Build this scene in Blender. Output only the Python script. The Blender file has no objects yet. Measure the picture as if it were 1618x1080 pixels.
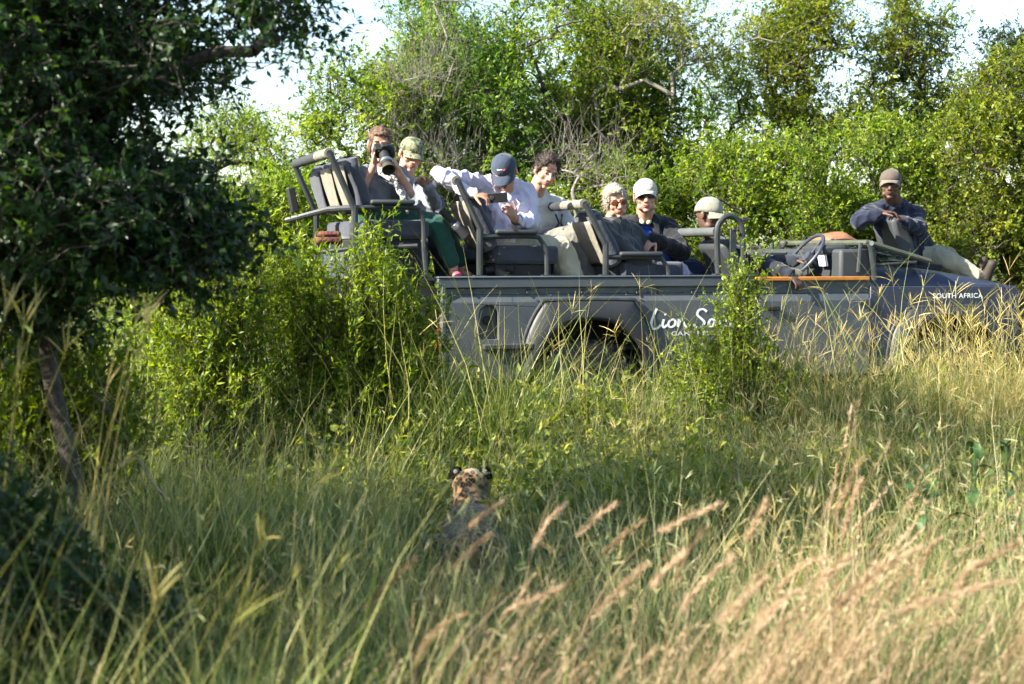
import bpy, bmesh, math, random
import numpy as np
from mathutils import Vector, Matrix, noise

S = bpy.context.scene
COL = S.collection
R = math.radians
RND = random.Random(7)

# ------------------------------------------------------------------ camera, world, sun, exposure
FPX = 2585.0                      # focal length in pixels of the 1618 px wide photograph
CAM = Vector((0, 0, 1.5))
PITCH = math.atan(150 / FPX)
cam_d = bpy.data.cameras.new("camera")
cam_d.lens = FPX / 1618 * 36
cam_d.sensor_width = 36
cam_d.clip_end = 2000
cam_d.dof.use_dof = True
cam_d.dof.focus_distance = 11.2
cam_d.dof.aperture_fstop = 2.8
cam = bpy.data.objects.new("camera", cam_d)
cam.location = CAM
cam.rotation_euler = (R(90) - PITCH, 0, 0)
COL.objects.link(cam)
S.camera = cam

SUN_TO = Vector((-0.74, -0.36, 0.56)).normalized()
w = bpy.data.worlds.new("World")
S.world = w
w.use_nodes = True
nt = w.node_tree
nt.nodes.clear()
sky = nt.nodes.new("ShaderNodeTexSky")
sky.sky_type = 'NISHITA'
sky.sun_disc = False
sky.sun_elevation = math.asin(SUN_TO.z)
sky.sun_rotation = math.atan2(SUN_TO.x, SUN_TO.y) % (2 * math.pi)
sky.air_density = 1.0
sky.dust_density = 0.9
sky.ozone_density = 1.2
bg = nt.nodes.new("ShaderNodeBackground")
bg.inputs[1].default_value = 0.088
wo = nt.nodes.new("ShaderNodeOutputWorld")
nt.links.new(sky.outputs[0], bg.inputs[0])
nt.links.new(bg.outputs[0], wo.inputs[0])
sd = bpy.data.lights.new("sun", 'SUN')
sd.energy = 5.0
sd.angle = R(0.53)
sd.color = (1.0, 0.93, 0.80)
sun = bpy.data.objects.new("sun", sd)
sun.rotation_euler = SUN_TO.to_track_quat('Z', 'Y').to_euler()
sun.location = (-20, -8, 14)
COL.objects.link(sun)
S.view_settings.view_transform = 'Standard'
S.view_settings.look = 'None'
S.view_settings.gamma = 1
S.view_settings.use_curve_mapping = False
S.view_settings.exposure = 2.0
S.cycles.max_bounces = 6
S.cycles.diffuse_bounces = 3
S.cycles.glossy_bounces = 3
S.cycles.use_adaptive_sampling = True
S.cycles.adaptive_threshold = 0.035
S.cycles.transparent_max_bounces = 8
S.cycles.use_denoising = True
S.cycles.sample_clamp_indirect = 6

# ------------------------------------------------------------------ small helpers
CR = Matrix.Rotation(R(90) - PITCH, 3, 'X')
def ray(px, py):
    return CR @ Vector(((px - 809) / FPX, -(py - 540) / FPX, -1))
def at(px, py, Y):
    d = ray(px, py)
    return CAM + d * (Y / d.y)

def tag(o, label=None, cat=None, group=None, kind=None):
    if label: o['label'] = label
    if cat: o['category'] = cat
    if group: o['group'] = group
    if kind: o['kind'] = kind
    return o

def empty(name, loc=(0, 0, 0), rz=0.0, **k):
    o = bpy.data.objects.new(name, None)
    o.empty_display_size = 0.1
    o.location = loc
    o.rotation_euler = (0, 0, rz)
    COL.objects.link(o)
    return tag(o, **k)

def link(name, me, m=None, parent=None, loc=None):
    o = bpy.data.objects.new(name, me)
    if m is not None and len(me.materials) == 0:
        me.materials.append(m)
    COL.objects.link(o)
    if parent is not None: o.parent = parent
    if loc is not None: o.location = loc
    return o

def np_mesh(name, verts, faces, attrs=None, smooth=True):
    """verts (n,3); faces: list of (k,m) int arrays, each of one polygon size"""
    me = bpy.data.meshes.new(name)
    verts = np.asarray(verts, dtype=np.float32)
    me.vertices.add(len(verts))
    me.vertices.foreach_set("co", verts.ravel())
    if not isinstance(faces, list): faces = [faces]
    faces = [f for f in faces if len(f)]
    nl = sum(f.size for f in faces)
    npoly = sum(len(f) for f in faces)
    me.loops.add(nl)
    me.loops.foreach_set("vertex_index", np.concatenate([f.ravel() for f in faces]).astype(np.int32))
    me.polygons.add(npoly)
    tot = np.concatenate([np.full(len(f), f.shape[1]) for f in faces])
    st = np.concatenate([[0], np.cumsum(tot)[:-1]])
    me.polygons.foreach_set("loop_start", st.astype(np.int32))
    me.polygons.foreach_set("use_smooth", np.full(npoly, smooth))
    me.update(calc_edges=True)
    if attrs:
        for k, v in attrs.items():
            a = me.attributes.new(k, 'FLOAT', 'POINT')
            a.data.foreach_set("value", np.asarray(v, dtype=np.float32))
    return me

class Bag:
    """collects pieces of geometry with per-vertex attributes tone and t"""
    def __init__(s): s.v = []; s.f = {}; s.a = []; s.b = []; s.n = 0
    def add(s, v, f, tone, t=None):
        v = np.asarray(v, dtype=np.float32).reshape(-1, 3)
        f = np.asarray(f)
        s.v.append(v)
        s.f.setdefault(f.shape[1], []).append(f + s.n)
        s.a.append(np.broadcast_to(np.asarray(tone, dtype=np.float32), (len(v),)))
        s.b.append(np.broadcast_to(np.asarray(0.5 if t is None else t, dtype=np.float32), (len(v),)))
        s.n += len(v)
    def mesh(s, name, smooth=True):
        return np_mesh(name, np.concatenate(s.v), [np.concatenate(x) for x in s.f.values()],
                       {"tone": np.concatenate(s.a), "t": np.concatenate(s.b)}, smooth)

def nrm(a):
    return a / np.maximum(np.linalg.norm(a, axis=-1, keepdims=True), 1e-9)

def strips(bag, P, W, side, tone):
    """P (n,s,3) paths, W (n,s) half widths, side (n,3)"""
    n, s_, _ = P.shape
    off = side[:, None, :] * W[:, :, None]
    V = np.stack([P - off, P + off], axis=2).reshape(-1, 3)
    base = (np.arange(n) * s_ * 2)[:, None] + (np.arange(s_ - 1) * 2)[None, :]
    base = base.ravel()
    F = np.stack([base, base + 1, base + 3, base + 2], axis=1)
    T = np.repeat(np.tile(np.linspace(0, 1, s_), n), 2)
    bag.add(V, F, np.repeat(tone, s_ * 2), T)

def leaves(bag, C, D, N, L, Wd, tone, six=False):
    """leaf blades: C base point, D direction, N rough normal"""
    D = nrm(D)
    Sd = nrm(np.cross(D, N))
    N = np.cross(Sd, D)
    L = L[:, None]; Wd = Wd[:, None]
    if not six:
        V = np.stack([C, C + D * L * .45 - Sd * Wd + N * Wd * .35, C + D * L - N * L * .06, C + D * L * .45 + Sd * Wd + N * Wd * .35], axis=1)
        n = len(C); b = np.arange(n) * 4
        F = np.concatenate([np.stack([b, b + 1, b + 2], 1), np.stack([b, b + 2, b + 3], 1)])
        k = 4
    else:
        V = np.stack([C, C + D * L * .3 - Sd * Wd + N * Wd * .3, C + D * L * .7 - Sd * Wd * .8 + N * Wd * .2, C + D * L - N * L * .12,
                      C + D * L * .7 + Sd * Wd * .8 + N * Wd * .2, C + D * L * .3 + Sd * Wd + N * Wd * .3, C + D * L * .5], axis=1)
        n = len(C); b = np.arange(n) * 7
        F = np.concatenate([np.stack([b + 6, b + i, b + (i + 1) % 6], 1) for i in range(6)])
        k = 7
    bag.add(V.reshape(-1, 3), F, np.repeat(tone, k))

def frusta(bag, P0, R0, P1, R1, k=5, tone=0.5):
    P0 = np.asarray(P0, float); P1 = np.asarray(P1, float)
    R0 = np.asarray(R0, float); R1 = np.asarray(R1, float)
    D = nrm(P1 - P0)
    up = np.where(np.abs(D[:, 2:3]) > .9, np.array([[1., 0, 0]]), np.array([[0, 0, 1.]]))
    A = nrm(np.cross(D, up)); B = np.cross(D, A)
    an = np.arange(k) * 2 * np.pi / k
    ring = np.cos(an)[None, :, None] * A[:, None, :] + np.sin(an)[None, :, None] * B[:, None, :]
    V = np.concatenate([P0[:, None] + ring * R0[:, None, None], P1[:, None] + ring * R1[:, None, None]], axis=1)
    n = len(P0)
    b = (np.arange(n) * 2 * k)[:, None]; i = np.arange(k)[None, :]; j = (i + 1) % k
    F = np.stack([b + i, b + j, b + k + j, b + k + i], axis=2).reshape(-1, 4)
    bag.add(V.reshape(-1, 3), F, tone)

class MB:
    """hard-surface pieces in one mesh"""
    def __init__(s): s.bm = bmesh.new()
    def box(s, c, size, rot=None):
        m = Matrix.Translation(c)
        if rot is not None: m = m @ (rot.to_4x4() if isinstance(rot, Matrix) else Matrix.Rotation(rot[0], 4, rot[1]))
        m = m @ Matrix.Diagonal((size[0], size[1], size[2], 1))
        bmesh.ops.create_cube(s.bm, size=1, matrix=m)
        return s
    def ell(s, c, r, rot=None, sub=3):
        m = Matrix.Translation(c)
        if rot is not None: m = m @ rot.to_4x4()
        m = m @ Matrix.Diagonal((r[0], r[1], r[2], 1))
        bmesh.ops.create_icosphere(s.bm, subdivisions=sub, radius=1, matrix=m)
        return s
    def cyl(s, p0, p1, r0, r1=None, seg=20, cap=True):
        p0 = Vector(p0); p1 = Vector(p1); r1 = r0 if r1 is None else r1
        d = p1 - p0
        m = Matrix.Translation((p0 + p1) / 2) @ d.to_track_quat('Z', 'Y').to_matrix().to_4x4()
        bmesh.ops.create_cone(s.bm, cap_ends=cap, segments=seg, radius1=r0, radius2=r1, depth=d.length, matrix=m)
        return s
    def tube(s, pts, r, seg=10, closed=False):
        pts = [Vector(p) for p in pts]
        rings = []
        n = len(pts)
        ref = None
        for i, p in enumerate(pts):
            a = pts[(i - 1) % n] if (closed or i > 0) else p
            b = pts[(i + 1) % n] if (closed or i < n - 1) else p
            d = (b - a).normalized()
            if ref is None: ref = d.orthogonal().normalized()
            ref = (ref - d * ref.dot(d)).normalized()
            q = d.cross(ref)
            rr = r[i] if isinstance(r, (list, tuple)) else r
            rings.append([s.bm.verts.new(p + (ref * math.cos(t) + q * math.sin(t)) * rr)
                          for t in [k * 2 * math.pi / seg for k in range(seg)]])
        for i in range(n if closed else n - 1):
            A = rings[i]; B = rings[(i + 1) % n]
            for k in range(seg):
                s.bm.faces.new((A[k], A[(k + 1) % seg], B[(k + 1) % seg], B[k]))
        if not closed:
            s.bm.faces.new(list(reversed(rings[0]))); s.bm.faces.new(rings[-1])
        return s
    def prism(s, poly, v0, v1):
        """polygon in (x,z) pushed out from y=v0 to y=v1"""
        a = [s.bm.verts.new((p[0], v0, p[1])) for p in poly]
        b = [s.bm.verts.new((p[0], v1, p[1])) for p in poly]
        n = len(poly)
        fs = [s.bm.faces.new(a), s.bm.faces.new(list(reversed(b)))]
        for i in range(n):
            fs.append(s.bm.faces.new((a[i], b[i], b[(i + 1) % n], a[(i + 1) % n])))
        bmesh.ops.triangulate(s.bm, faces=[f for f in fs[:2] if len(f.verts) > 4])
        return s
    def lathe(s, prof, c, axis='Y', seg=32):
        """prof: (radius, along-axis) pairs; c centre"""
        rings = []
        for (r, h) in prof:
            ring = []
            for k in range(seg):
                t = k * 2 * math.pi / seg
                if axis == 'Y': q = Vector((r * math.cos(t), h, r * math.sin(t)))
                elif axis == 'X': q = Vector((h, r * math.cos(t), r * math.sin(t)))
                else: q = Vector((r * math.cos(t), r * math.sin(t), h))
                ring.append(s.bm.verts.new(Vector(c) + q))
            rings.append(ring)
        for A, B in zip(rings, rings[1:]):
            for k in range(seg):
                s.bm.faces.new((A[k], A[(k + 1) % seg], B[(k + 1) % seg], B[k]))
        return s
    def grid(s, fn, nu, nv, closed_u=False):
        vs = [[s.bm.verts.new(fn(i / nu, j / nv)) for j in range(nv + 1)] for i in range(nu if closed_u else nu + 1)]
        for i in range(nu):
            for j in range(nv):
                i2 = (i + 1) % len(vs)
                s.bm.faces.new((vs[i][j], vs[i2][j], vs[i2][j + 1], vs[i][j + 1]))
        return s
    def done(s, name, m, parent=None, bevel=0, solid=0, sub=0, smooth=35, M=None, normals=True):
        if M is not None: s.bm.transform(M)
        if normals: bmesh.ops.recalc_face_normals(s.bm, faces=s.bm.faces)
        me = bpy.data.meshes.new(name)
        s.bm.to_mesh(me); s.bm.free()
        for p in me.polygons: p.use_smooth = True
        if smooth: me.set_sharp_from_angle(angle=R(smooth))
        o = link(name, me, m, parent)
        if solid:
            q = o.modifiers.new("solid", 'SOLIDIFY'); q.thickness = solid; q.offset = 0
        if sub:
            q = o.modifiers.new("sub", 'SUBSURF'); q.levels = sub; q.render_levels = sub
        if bevel:
            q = o.modifiers.new("bevel", 'BEVEL'); q.width = bevel; q.segments = 2; q.limit_method = 'ANGLE'; q.angle_limit = R(40)
            q.harden_normals = False
        return o

def arc(c, r, a0, a1, n, plane='xz'):
    out = []
    for i in range(n + 1):
        t = R(a0 + (a1 - a0) * i / n)
        x, y = r * math.cos(t), r * math.sin(t)
        out.append(Vector((c[0] + x, c[1], c[2] + y)))
    return out

def smooth_path(pts, n=6):
    pts = [Vector(p) for p in pts]
    out = []
    for i in range(len(pts) - 1):
        p0 = pts[max(i - 1, 0)]; p1 = pts[i]; p2 = pts[i + 1]; p3 = pts[min(i + 2, len(pts) - 1)]
        for k in range(n):
            t = k / n
            out.append(0.5 * ((2 * p1) + (p2 - p0) * t + (2 * p0 - 5 * p1 + 4 * p2 - p3) * t * t + (3 * p1 - p0 - 3 * p2 + p3) * t ** 3))
    out.append(pts[-1])
    return out

# ------------------------------------------------------------------ materials
MATS = {}
def mat(name, col, rough=0.7, metal=0.0, col2=None, nscale=8.0, bump=0.0, bscale=60.0, spec=0.4, sheen=0.0, coat=0.0, detail=5):
    if name in MATS: return MATS[name]
    m = bpy.data.materials.new(name); m.use_nodes = True
    n = m.node_tree; b = n.nodes["Principled BSDF"]
    b.inputs["Base Color"].default_value = (*col, 1)
    b.inputs["Roughness"].default_value = rough
    b.inputs["Metallic"].default_value = metal
    b.inputs["Specular IOR Level"].default_value = spec
    if sheen: b.inputs["Sheen Weight"].default_value = sheen
    if coat: b.inputs["Coat Weight"].default_value = coat; b.inputs["Coat Roughness"].default_value = .15
    tc = n.nodes.new("ShaderNodeTexCoord")
    if col2 is not None:
        t = n.nodes.new("ShaderNodeTexNoise"); t.inputs["Scale"].default_value = nscale; t.inputs["Detail"].default_value = detail
        n.links.new(tc.outputs["Object"], t.inputs["Vector"])
        cr = n.nodes.new("ShaderNodeValToRGB")
        cr.color_ramp.elements[0].position = .38; cr.color_ramp.elements[1].position = .66
        cr.color_ramp.elements[0].color = (*col, 1); cr.color_ramp.elements[1].color = (*col2, 1)
        n.links.new(t.outputs["Fac"], cr.inputs[0]); n.links.new(cr.outputs[0], b.inputs["Base Color"])
    if bump:
        t = n.nodes.new("ShaderNodeTexNoise"); t.inputs["Scale"].default_value = bscale; t.inputs["Detail"].default_value = 6
        n.links.new(tc.outputs["Object"], t.inputs["Vector"])
        bp = n.nodes.new("ShaderNodeBump"); bp.inputs["Strength"].default_value = bump; bp.inputs["Distance"].default_value = .02
        n.links.new(t.outputs["Fac"], bp.inputs["Height"]); n.links.new(bp.outputs[0], b.inputs["Normal"])
    MATS[name] = m
    return m

def leafmat(name, stops, trans=0.45, rough=0.45, spec=0.35, tcol=None, tmix=0.0, rnd=0.0):
    """foliage: colour from attribute tone (one value per blade), see-through light; tmix fades to tcol towards the tip"""
    m = bpy.data.materials.new(name); m.use_nodes = True
    n = m.node_tree; n.nodes.clear(); L = n.links
    out = n.nodes.new("ShaderNodeOutputMaterial")
    b = n.nodes.new("ShaderNodeBsdfPrincipled"); b.inputs["Roughness"].default_value = rough; b.inputs["Specular IOR Level"].default_value = spec
    tr = n.nodes.new("ShaderNodeBsdfTranslucent")
    mx = n.nodes.new("ShaderNodeMixShader"); mx.inputs[0].default_value = trans
    a = n.nodes.new("ShaderNodeAttribute"); a.attribute_name = "tone"
    cr = n.nodes.new("ShaderNodeValToRGB")
    while len(cr.color_ramp.elements) < len(stops): cr.color_ramp.elements.new(.5)
    for e, (p, c) in zip(cr.color_ramp.elements, stops): e.position = p; e.color = (*c, 1)
    src = a.outputs["Fac"]
    if rnd:
        oi = n.nodes.new("ShaderNodeObjectInfo")
        ma = n.nodes.new("ShaderNodeMath"); ma.operation = 'MULTIPLY_ADD'
        L.new(oi.outputs["Random"], ma.inputs[0]); ma.inputs[1].default_value = rnd; L.new(a.outputs["Fac"], ma.inputs[2])
        mb = n.nodes.new("ShaderNodeMath"); mb.operation = 'SUBTRACT'; L.new(ma.outputs[0], mb.inputs[0]); mb.inputs[1].default_value = rnd / 2
        src = mb.outputs[0]
    L.new(src, cr.inputs[0])
    c = cr.outputs[0]
    if tcol is not None:
        a2 = n.nodes.new("ShaderNodeAttribute"); a2.attribute_name = "t"
        mr = n.nodes.new("ShaderNodeMapRange"); mr.inputs[1].default_value = .35; mr.inputs[2].default_value = 1; mr.inputs[4].default_value = tmix
        L.new(a2.outputs["Fac"], mr.inputs[0])
        mc = n.nodes.new("ShaderNodeMix"); mc.data_type = 'RGBA'
        L.new(mr.outputs[0], mc.inputs[0]); L.new(c, mc.inputs[6]); mc.inputs[7].default_value = (*tcol, 1)
        c = mc.outputs[2]
    L.new(c, b.inputs["Base Color"])
    g = n.nodes.new("ShaderNodeHueSaturation"); g.inputs["Saturation"].default_value = 1.15; g.inputs["Value"].default_value = 1.25
    L.new(c, g.inputs["Color"]); L.new(g.outputs[0], tr.inputs["Color"])
    L.new(b.outputs[0], mx.inputs[1]); L.new(tr.outputs[0], mx.inputs[2]); L.new(mx.outputs[0], out.inputs[0])
    MATS[name] = m
    return m
# ------------------------------------------------------------------ the safari vehicle
TH = R(16)
V0 = Vector((-0.464, 11.0, 0.0))
VM = Matrix.Translation(V0) @ Matrix.Rotation(TH, 4, 'Z')
VI = VM.inverted()
def VL(px, py, v):
    o = VI @ CAM; d = VI.to_3x3() @ ray(px, py)
    return o + d * ((v - o.y) / d.y)
def W(px, py, v):
    return VM @ VL(px, py, v)
def UZ(px, py, v=0.0):
    q = VL(px, py, v); return (q.x, q.z)

M_SLATE = mat("slate_paint", (.042, .055, .068), .42, col2=(.056, .069, .080), nscale=2.2, bump=.05, bscale=9, spec=.45, detail=8)
def weathered(m, dust, amount):
    """road dust in uneven patches, thicker towards the wheels, and fine scuffs"""
    n = m.node_tree; L = n.links; b = n.nodes["Principled BSDF"]
    src = b.inputs["Base Color"].links[0].from_socket
    tc = n.nodes.new("ShaderNodeTexCoord"); t = n.nodes.new("ShaderNodeTexNoise"); t.inputs["Scale"].default_value = 3.2; t.inputs["Detail"].default_value = 12; t.inputs["Roughness"].default_value = .72
    L.new(tc.outputs["Object"], t.inputs["Vector"])
    sx = n.nodes.new("ShaderNodeSeparateXYZ"); L.new(tc.outputs["Object"], sx.inputs[0])
    mr = n.nodes.new("ShaderNodeMapRange"); mr.inputs[1].default_value = 1.25; mr.inputs[2].default_value = .6; mr.inputs[3].default_value = -.05; mr.inputs[4].default_value = .22; L.new(sx.outputs[2], mr.inputs[0])
    ad = n.nodes.new("ShaderNodeMath"); ad.operation = 'ADD'; L.new(t.outputs["Fac"], ad.inputs[0]); L.new(mr.outputs[0], ad.inputs[1])
    cr = n.nodes.new("ShaderNodeValToRGB"); cr.color_ramp.elements[0].position = .42; cr.color_ramp.elements[1].position = .85; cr.color_ramp.elements[1].color = (amount, amount, amount, 1)
    L.new(ad.outputs[0], cr.inputs[0])
    mx = n.nodes.new("ShaderNodeMix"); mx.data_type = 'RGBA'; L.new(cr.outputs[0], mx.inputs[0]); L.new(src, mx.inputs[6]); mx.inputs[7].default_value = (*dust, 1)
    L.new(mx.outputs[2], b.inputs["Base Color"])
    rr = n.nodes.new("ShaderNodeMapRange"); rr.inputs[3].default_value = .34; rr.inputs[4].default_value = .75; L.new(t.outputs["Fac"], rr.inputs[0]); L.new(rr.outputs[0], b.inputs["Roughness"])
weathered(M_SLATE, (.14, .13, .11), .45)
M_NAVY = mat("navy_paint", (.018, .025, .052), .30, col2=(.024, .031, .056), nscale=2.5, spec=.5, bump=.03, bscale=7)
M_BLACKM = mat("black_metal", (.022, .026, .028), .42, col2=(.035, .04, .042), nscale=14, bump=.12, bscale=180)
M_RUB = mat("rubber", (.045, .046, .050), .8, col2=(.10, .09, .075), nscale=9, bump=.3, bscale=60)
M_DARK = mat("dark_plastic", (.012, .013, .014), .7)
M_SEAT = mat("seat_canvas", (.032, .037, .052), .9, col2=(.045, .05, .066), nscale=6, bump=.35, bscale=30, sheen=.2)
M_SEATB = mat("seat_back_canvas", (.20, .18, .14), .92, col2=(.26, .235, .19), nscale=5, bump=.35, bscale=24)
M_SLEEVE = mat("bar_padding", (.16, .15, .12), .85, col2=(.22, .20, .16), nscale=10, bump=.35, bscale=40)
M_ORANGE = mat("varnished_wood", (.36, .13, .02), .4, col2=(.44, .18, .035), nscale=12, coat=.3)
M_WHITE = mat("white_lettering", (.78, .80, .80), .5)
M_GREYP = mat("grey_plastic", (.032, .037, .041), .6, bump=.15, bscale=120)
M_GLASSM = bpy.data.materials.new("window_glass"); M_GLASSM.use_nodes = True
_b = M_GLASSM.node_tree.nodes["Principled BSDF"]; _b.inputs["Transmission Weight"].default_value = .95; _b.inputs["Roughness"].default_value = .04
_b.inputs["Base Color"].default_value = (.75, .85, .82, 1); _b.inputs["IOR"].default_value = 1.12
M_CHROME = mat("bright_metal", (.6, .6, .58), .2, 1.0)
M_LEATHER = mat("brown_leather", (.20, .085, .04), .5, col2=(.28, .13, .07), nscale=9, bump=.25, bscale=70)
M_RED = mat("red_lens", (.45, .02, .02), .25)

veh = empty("safari_vehicle", V0, TH, label="open-sided dark slate grey safari vehicle with tiered seats and white lettering, side-on behind the grass", cat="safari vehicle")

from mathutils.geometry import tessellate_polygon
def panel(mb, outer, holes, v0, v1):
    loops = [[Vector((p[0], p[1], 0)) for p in outer]] + [[Vector((p[0], p[1], 0)) for p in h] for h in holes]
    tri = tessellate_polygon(loops)
    flat = [p for l in loops for p in l]
    A = [mb.bm.verts.new((p.x, v0, p.y)) for p in flat]; B = [mb.bm.verts.new((p.x, v1, p.y)) for p in flat]
    for t in tri:
        mb.bm.faces.new([A[i] for i in t]); mb.bm.faces.new([B[i] for i in reversed(t)])
    s = 0
    for l in loops:
        n = len(l)
        for i in range(n):
            a, b = s + i, s + (i + 1) % n
            mb.bm.faces.new((A[a], A[b], B[b], B[a]))
        s += n
    return mb

uR = UZ(930, 600)[0]; uF = uR + 2.79
u_end = UZ(1610, 500)[0]; u_door0 = UZ(1191, 500)[0]; u_door1 = UZ(1374, 500)[0]
zsill = UZ(720, 605)[1]
ztop = UZ(720, 440)[1]; zcap = UZ(720, 455)[1]; zshoulder = UZ(720, 466)[1]; zpan = UZ(720, 478)[1]
zwing = UZ(1400, 452)[1]
def arch_pts(uc, dz=0, grow=0.0):
    """opening with a flat top, from rear foot to front foot"""
    g = grow; dz = -.075 if uc > 2.5 else 0.0
    return [(uc - .44 - g, zsill), (uc - .39 - g, .86 + g * .3), (uc - .30 - g * .7, 1.03 + g + dz), (uc - .22 - g * .5, 1.06 + g + dz), (uc + .22 + g * .5, 1.06 + g + dz), (uc + .30 + g * .7, 1.03 + g + dz), (uc + .39 + g, .86 + g * .3), (uc + .44 + g, zsill)]
# fuel filler recess outline
rc = VL(772, 497, 0); rr = UZ(787, 500)[0] - rc.x; zb = UZ(772, 536)[1]
hole = [(rc.x - rr, zb), (rc.x + rr, zb)] + [(rc.x + rr * math.cos(R(a)), rc.z + rr * math.sin(R(a))) for a in range(0, 181, 20)]
ap = arch_pts(uR)
outer = [(0.012, zsill)] + ap + [(u_door0 - .004, zsill), (u_door0 - .004, zpan), (0.012, zpan)]
VW = 1.70
def body_side(v0, v1, holes, sgn):
    mb = MB(); panel(mb, outer, holes, v0, v1)
    # sloping shoulder
    mb.prism([(0.012, zpan), (u_door0 - .004, zpan), (u_door0 - .004, zshoulder), (0.012, zshoulder)], v0 + sgn * .012, v0 + sgn * .03)
    return mb
mb = MB(); panel(mb, outer, [hole], 0, .03)
sv = [mb.bm.verts.new(q) for q in ((.012, 0, zpan), (u_door0 - .004, 0, zpan), (u_door0 - .004, .022, zshoulder), (.012, .022, zshoulder))]
mb.bm.faces.new(sv)
mb.done("side_panel", M_SLATE, veh, bevel=.006)
mb = MB(); mb.box(((u_door0) / 2 + .004, .035, (zshoulder + zcap) / 2), (u_door0 - .012, .026, zcap - zshoulder - .004))
mb.done("upper_strip", mat("slate_paint_light", (.068, .080, .085), .5, col2=(.085, .095, .096), nscale=4), veh, bevel=.003)
mb = MB(); mb.box(((u_door0) / 2 - .01, .045, (ztop + zcap) / 2), (u_door0 + .05, .095, ztop - zcap))
mb.box(((u_door0) / 2 - .01, .05, ztop + .008), (u_door0 + .05, .115, .014))
mb.done("capping_rail", M_SLATE, veh, bevel=.006)
mb = MB(); panel(mb, outer, [], VW - .03, VW); mb.box((u_door0 / 2, VW - .045, (ztop + zpan) / 2), (u_door0, .06, ztop - zpan - .004)); mb.done("side_panel", M_SLATE, veh, bevel=.006)
# filler recess lining and cap
mb = MB(); mb.prism([(p[0], p[1]) for p in hole], .045, .055); mb.done("filler_recess", mat("slate_paint_dark", (.06, .072, .08), .55, col2=(.075, .085, .09), nscale=5), veh)
MB().cyl((rc.x, .046, rc.z - .04), (rc.x, .030, rc.z - .04), .032, .032, 24).done("filler_cap", M_DARK, veh, bevel=.004)
# hooks and bolts along the upper strip
for px in (748, 835, 921, 1008, 1095):
    q = VL(px, 461, .02)
    MB().tube(smooth_path([(q.x - .012, .02, q.z + .014), (q.x - .014, .006, q.z), (q.x - .010, .004, q.z - .014), (q.x + .014, .012, q.z - .014)], 3), .0045, 6).tube([(q.x - .012, .02, q.z + .014), (q.x + .014, .012, q.z + .016)], .0035, 6).done("rope_hook", M_BLACKM, veh)
mb = MB()
for px in (731, 763, 818, 852, 905, 938, 992, 1024, 1080, 1112, 1150):
    q = VL(px, 461, .02); mb.cyl((q.x, .022, q.z), (q.x, .016, q.z), .006, .005, 8)
o = mb.done("bolts", M_BLACKM, veh); o['kind'] = 'stuff'
# rear end
mb = MB()
mb.box((.012, VW / 2, (zpan + zsill) / 2), (.024, VW - .06, zpan - zsill))
mb.box((.006, .02, (zsill + zcap) / 2 + .01), (.03, .05, zcap - zsill)); mb.box((.006, VW - .02, (zsill + zcap) / 2 + .01), (.03, .05, zcap - zsill))
mb.done("rear_panel", M_SLATE, veh, bevel=.005)
for v in (.10, VW - .10):
    for k, m_ in ((0, M_RED), (1, mat("amber_lens", (.5, .16, .02), .3))):
        z = .93 - k * .11
        MB().cyl((-.001, v, z), (-.03, v, z), .038, .034, 20).done("tail_lamp", m_, veh, bevel=.004)
mb = MB().box((-.05, VW / 2, zsill + .02), (.07, VW - .1, .10)); mb.done("rear_bumper", M_BLACKM, veh, bevel=.01)
MB().tube([UZ(0, 0) and (-.02, .10, UZ(690, 508)[1] - .05), (-.14, .10, UZ(670, 492)[1]), (-.15, .55, UZ(670, 492)[1] + .02)], .02, 8).done("step_bar", M_BLACKM, veh)
# floor, inner arches, chassis
MB().box((u_door0 / 2 + .02, VW / 2, .80), (u_door0, VW - .14, .03)).done("load_floor", M_DARK, veh)
mb = MB().box((2.2, .52, .52), (4.2, .10, .12)).box((2.2, 1.18, .52), (4.2, .10, .12)).box((uR, VW / 2, .40), (.10, 1.2, .10)).box((uF, VW / 2, .40), (.10, 1.2, .10))
mb.done("chassis", M_DARK, veh)
for uc in (uR, uF):
    for v0, v1 in ((.032, .42), (VW - .42, VW - .032)):
        m2 = MB(); pts = arch_pts(uc, grow=-.01)
        A = [m2.bm.verts.new((p[0], v0, p[1])) for p in pts]; B = [m2.bm.verts.new((p[0], v1, p[1])) for p in pts]
        for i in range(len(pts) - 1): m2.bm.faces.new((A[i], A[i + 1], B[i + 1], B[i]))
        m2.done("wheel_well", M_DARK, veh, solid=.008)
    MB().box((uc, VW / 2, .82), (.95, VW - .86, .50)).done("inner_wheel_wall", M_DARK, veh)
def flare(uc, sgn, v):
    m2 = MB()
    a = arch_pts(uc, grow=.075); 
    A = smooth_path([(p[0], 0, p[1]) for p in a], 4)
    bpts = [(uc + .40 * math.cos(R(t)), 0, .60 + .40 * math.sin(R(t))) for t in np.linspace(180, 0, len(A))]
    n = len(A) - 1
    def fn(s, t):
        i = min(int(round(s * n)), n)
        p = A[i].lerp(Vector(bpts[i]), t)
        return (p.x, v - sgn * (.012 + .065 * math.sin(min(1, t * 1.2) * math.pi * .5)), p.z)
    m2.grid(fn, n, 5)
    m2.done("wheel_arch_flare", mat("flare_rubber", (.016, .018, .020), .5, col2=(.024, .026, .027), nscale=6), veh, solid=.006)
    MB().tube([(p.x, v - sgn * .014, p.z) for p in A], .013, 8).done("arch_trim", M_BLACKM, veh)
flare(uR, 1, 0); flare(uF, 1, 0); flare(uR, -1, VW); flare(uF, -1, VW)
q0 = VL(868, 490, 0); q1 = VL(985, 492, 0)
MB().box(((q0.x + q1.x) / 2, -.02, q0.z), (q1.x - q0.x, .05, .03)).done("arch_top_bar", M_GREYP, veh, bevel=.005)
q0 = VL(764, 548, -.04); q1 = VL(842, 548, -.04)
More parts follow.
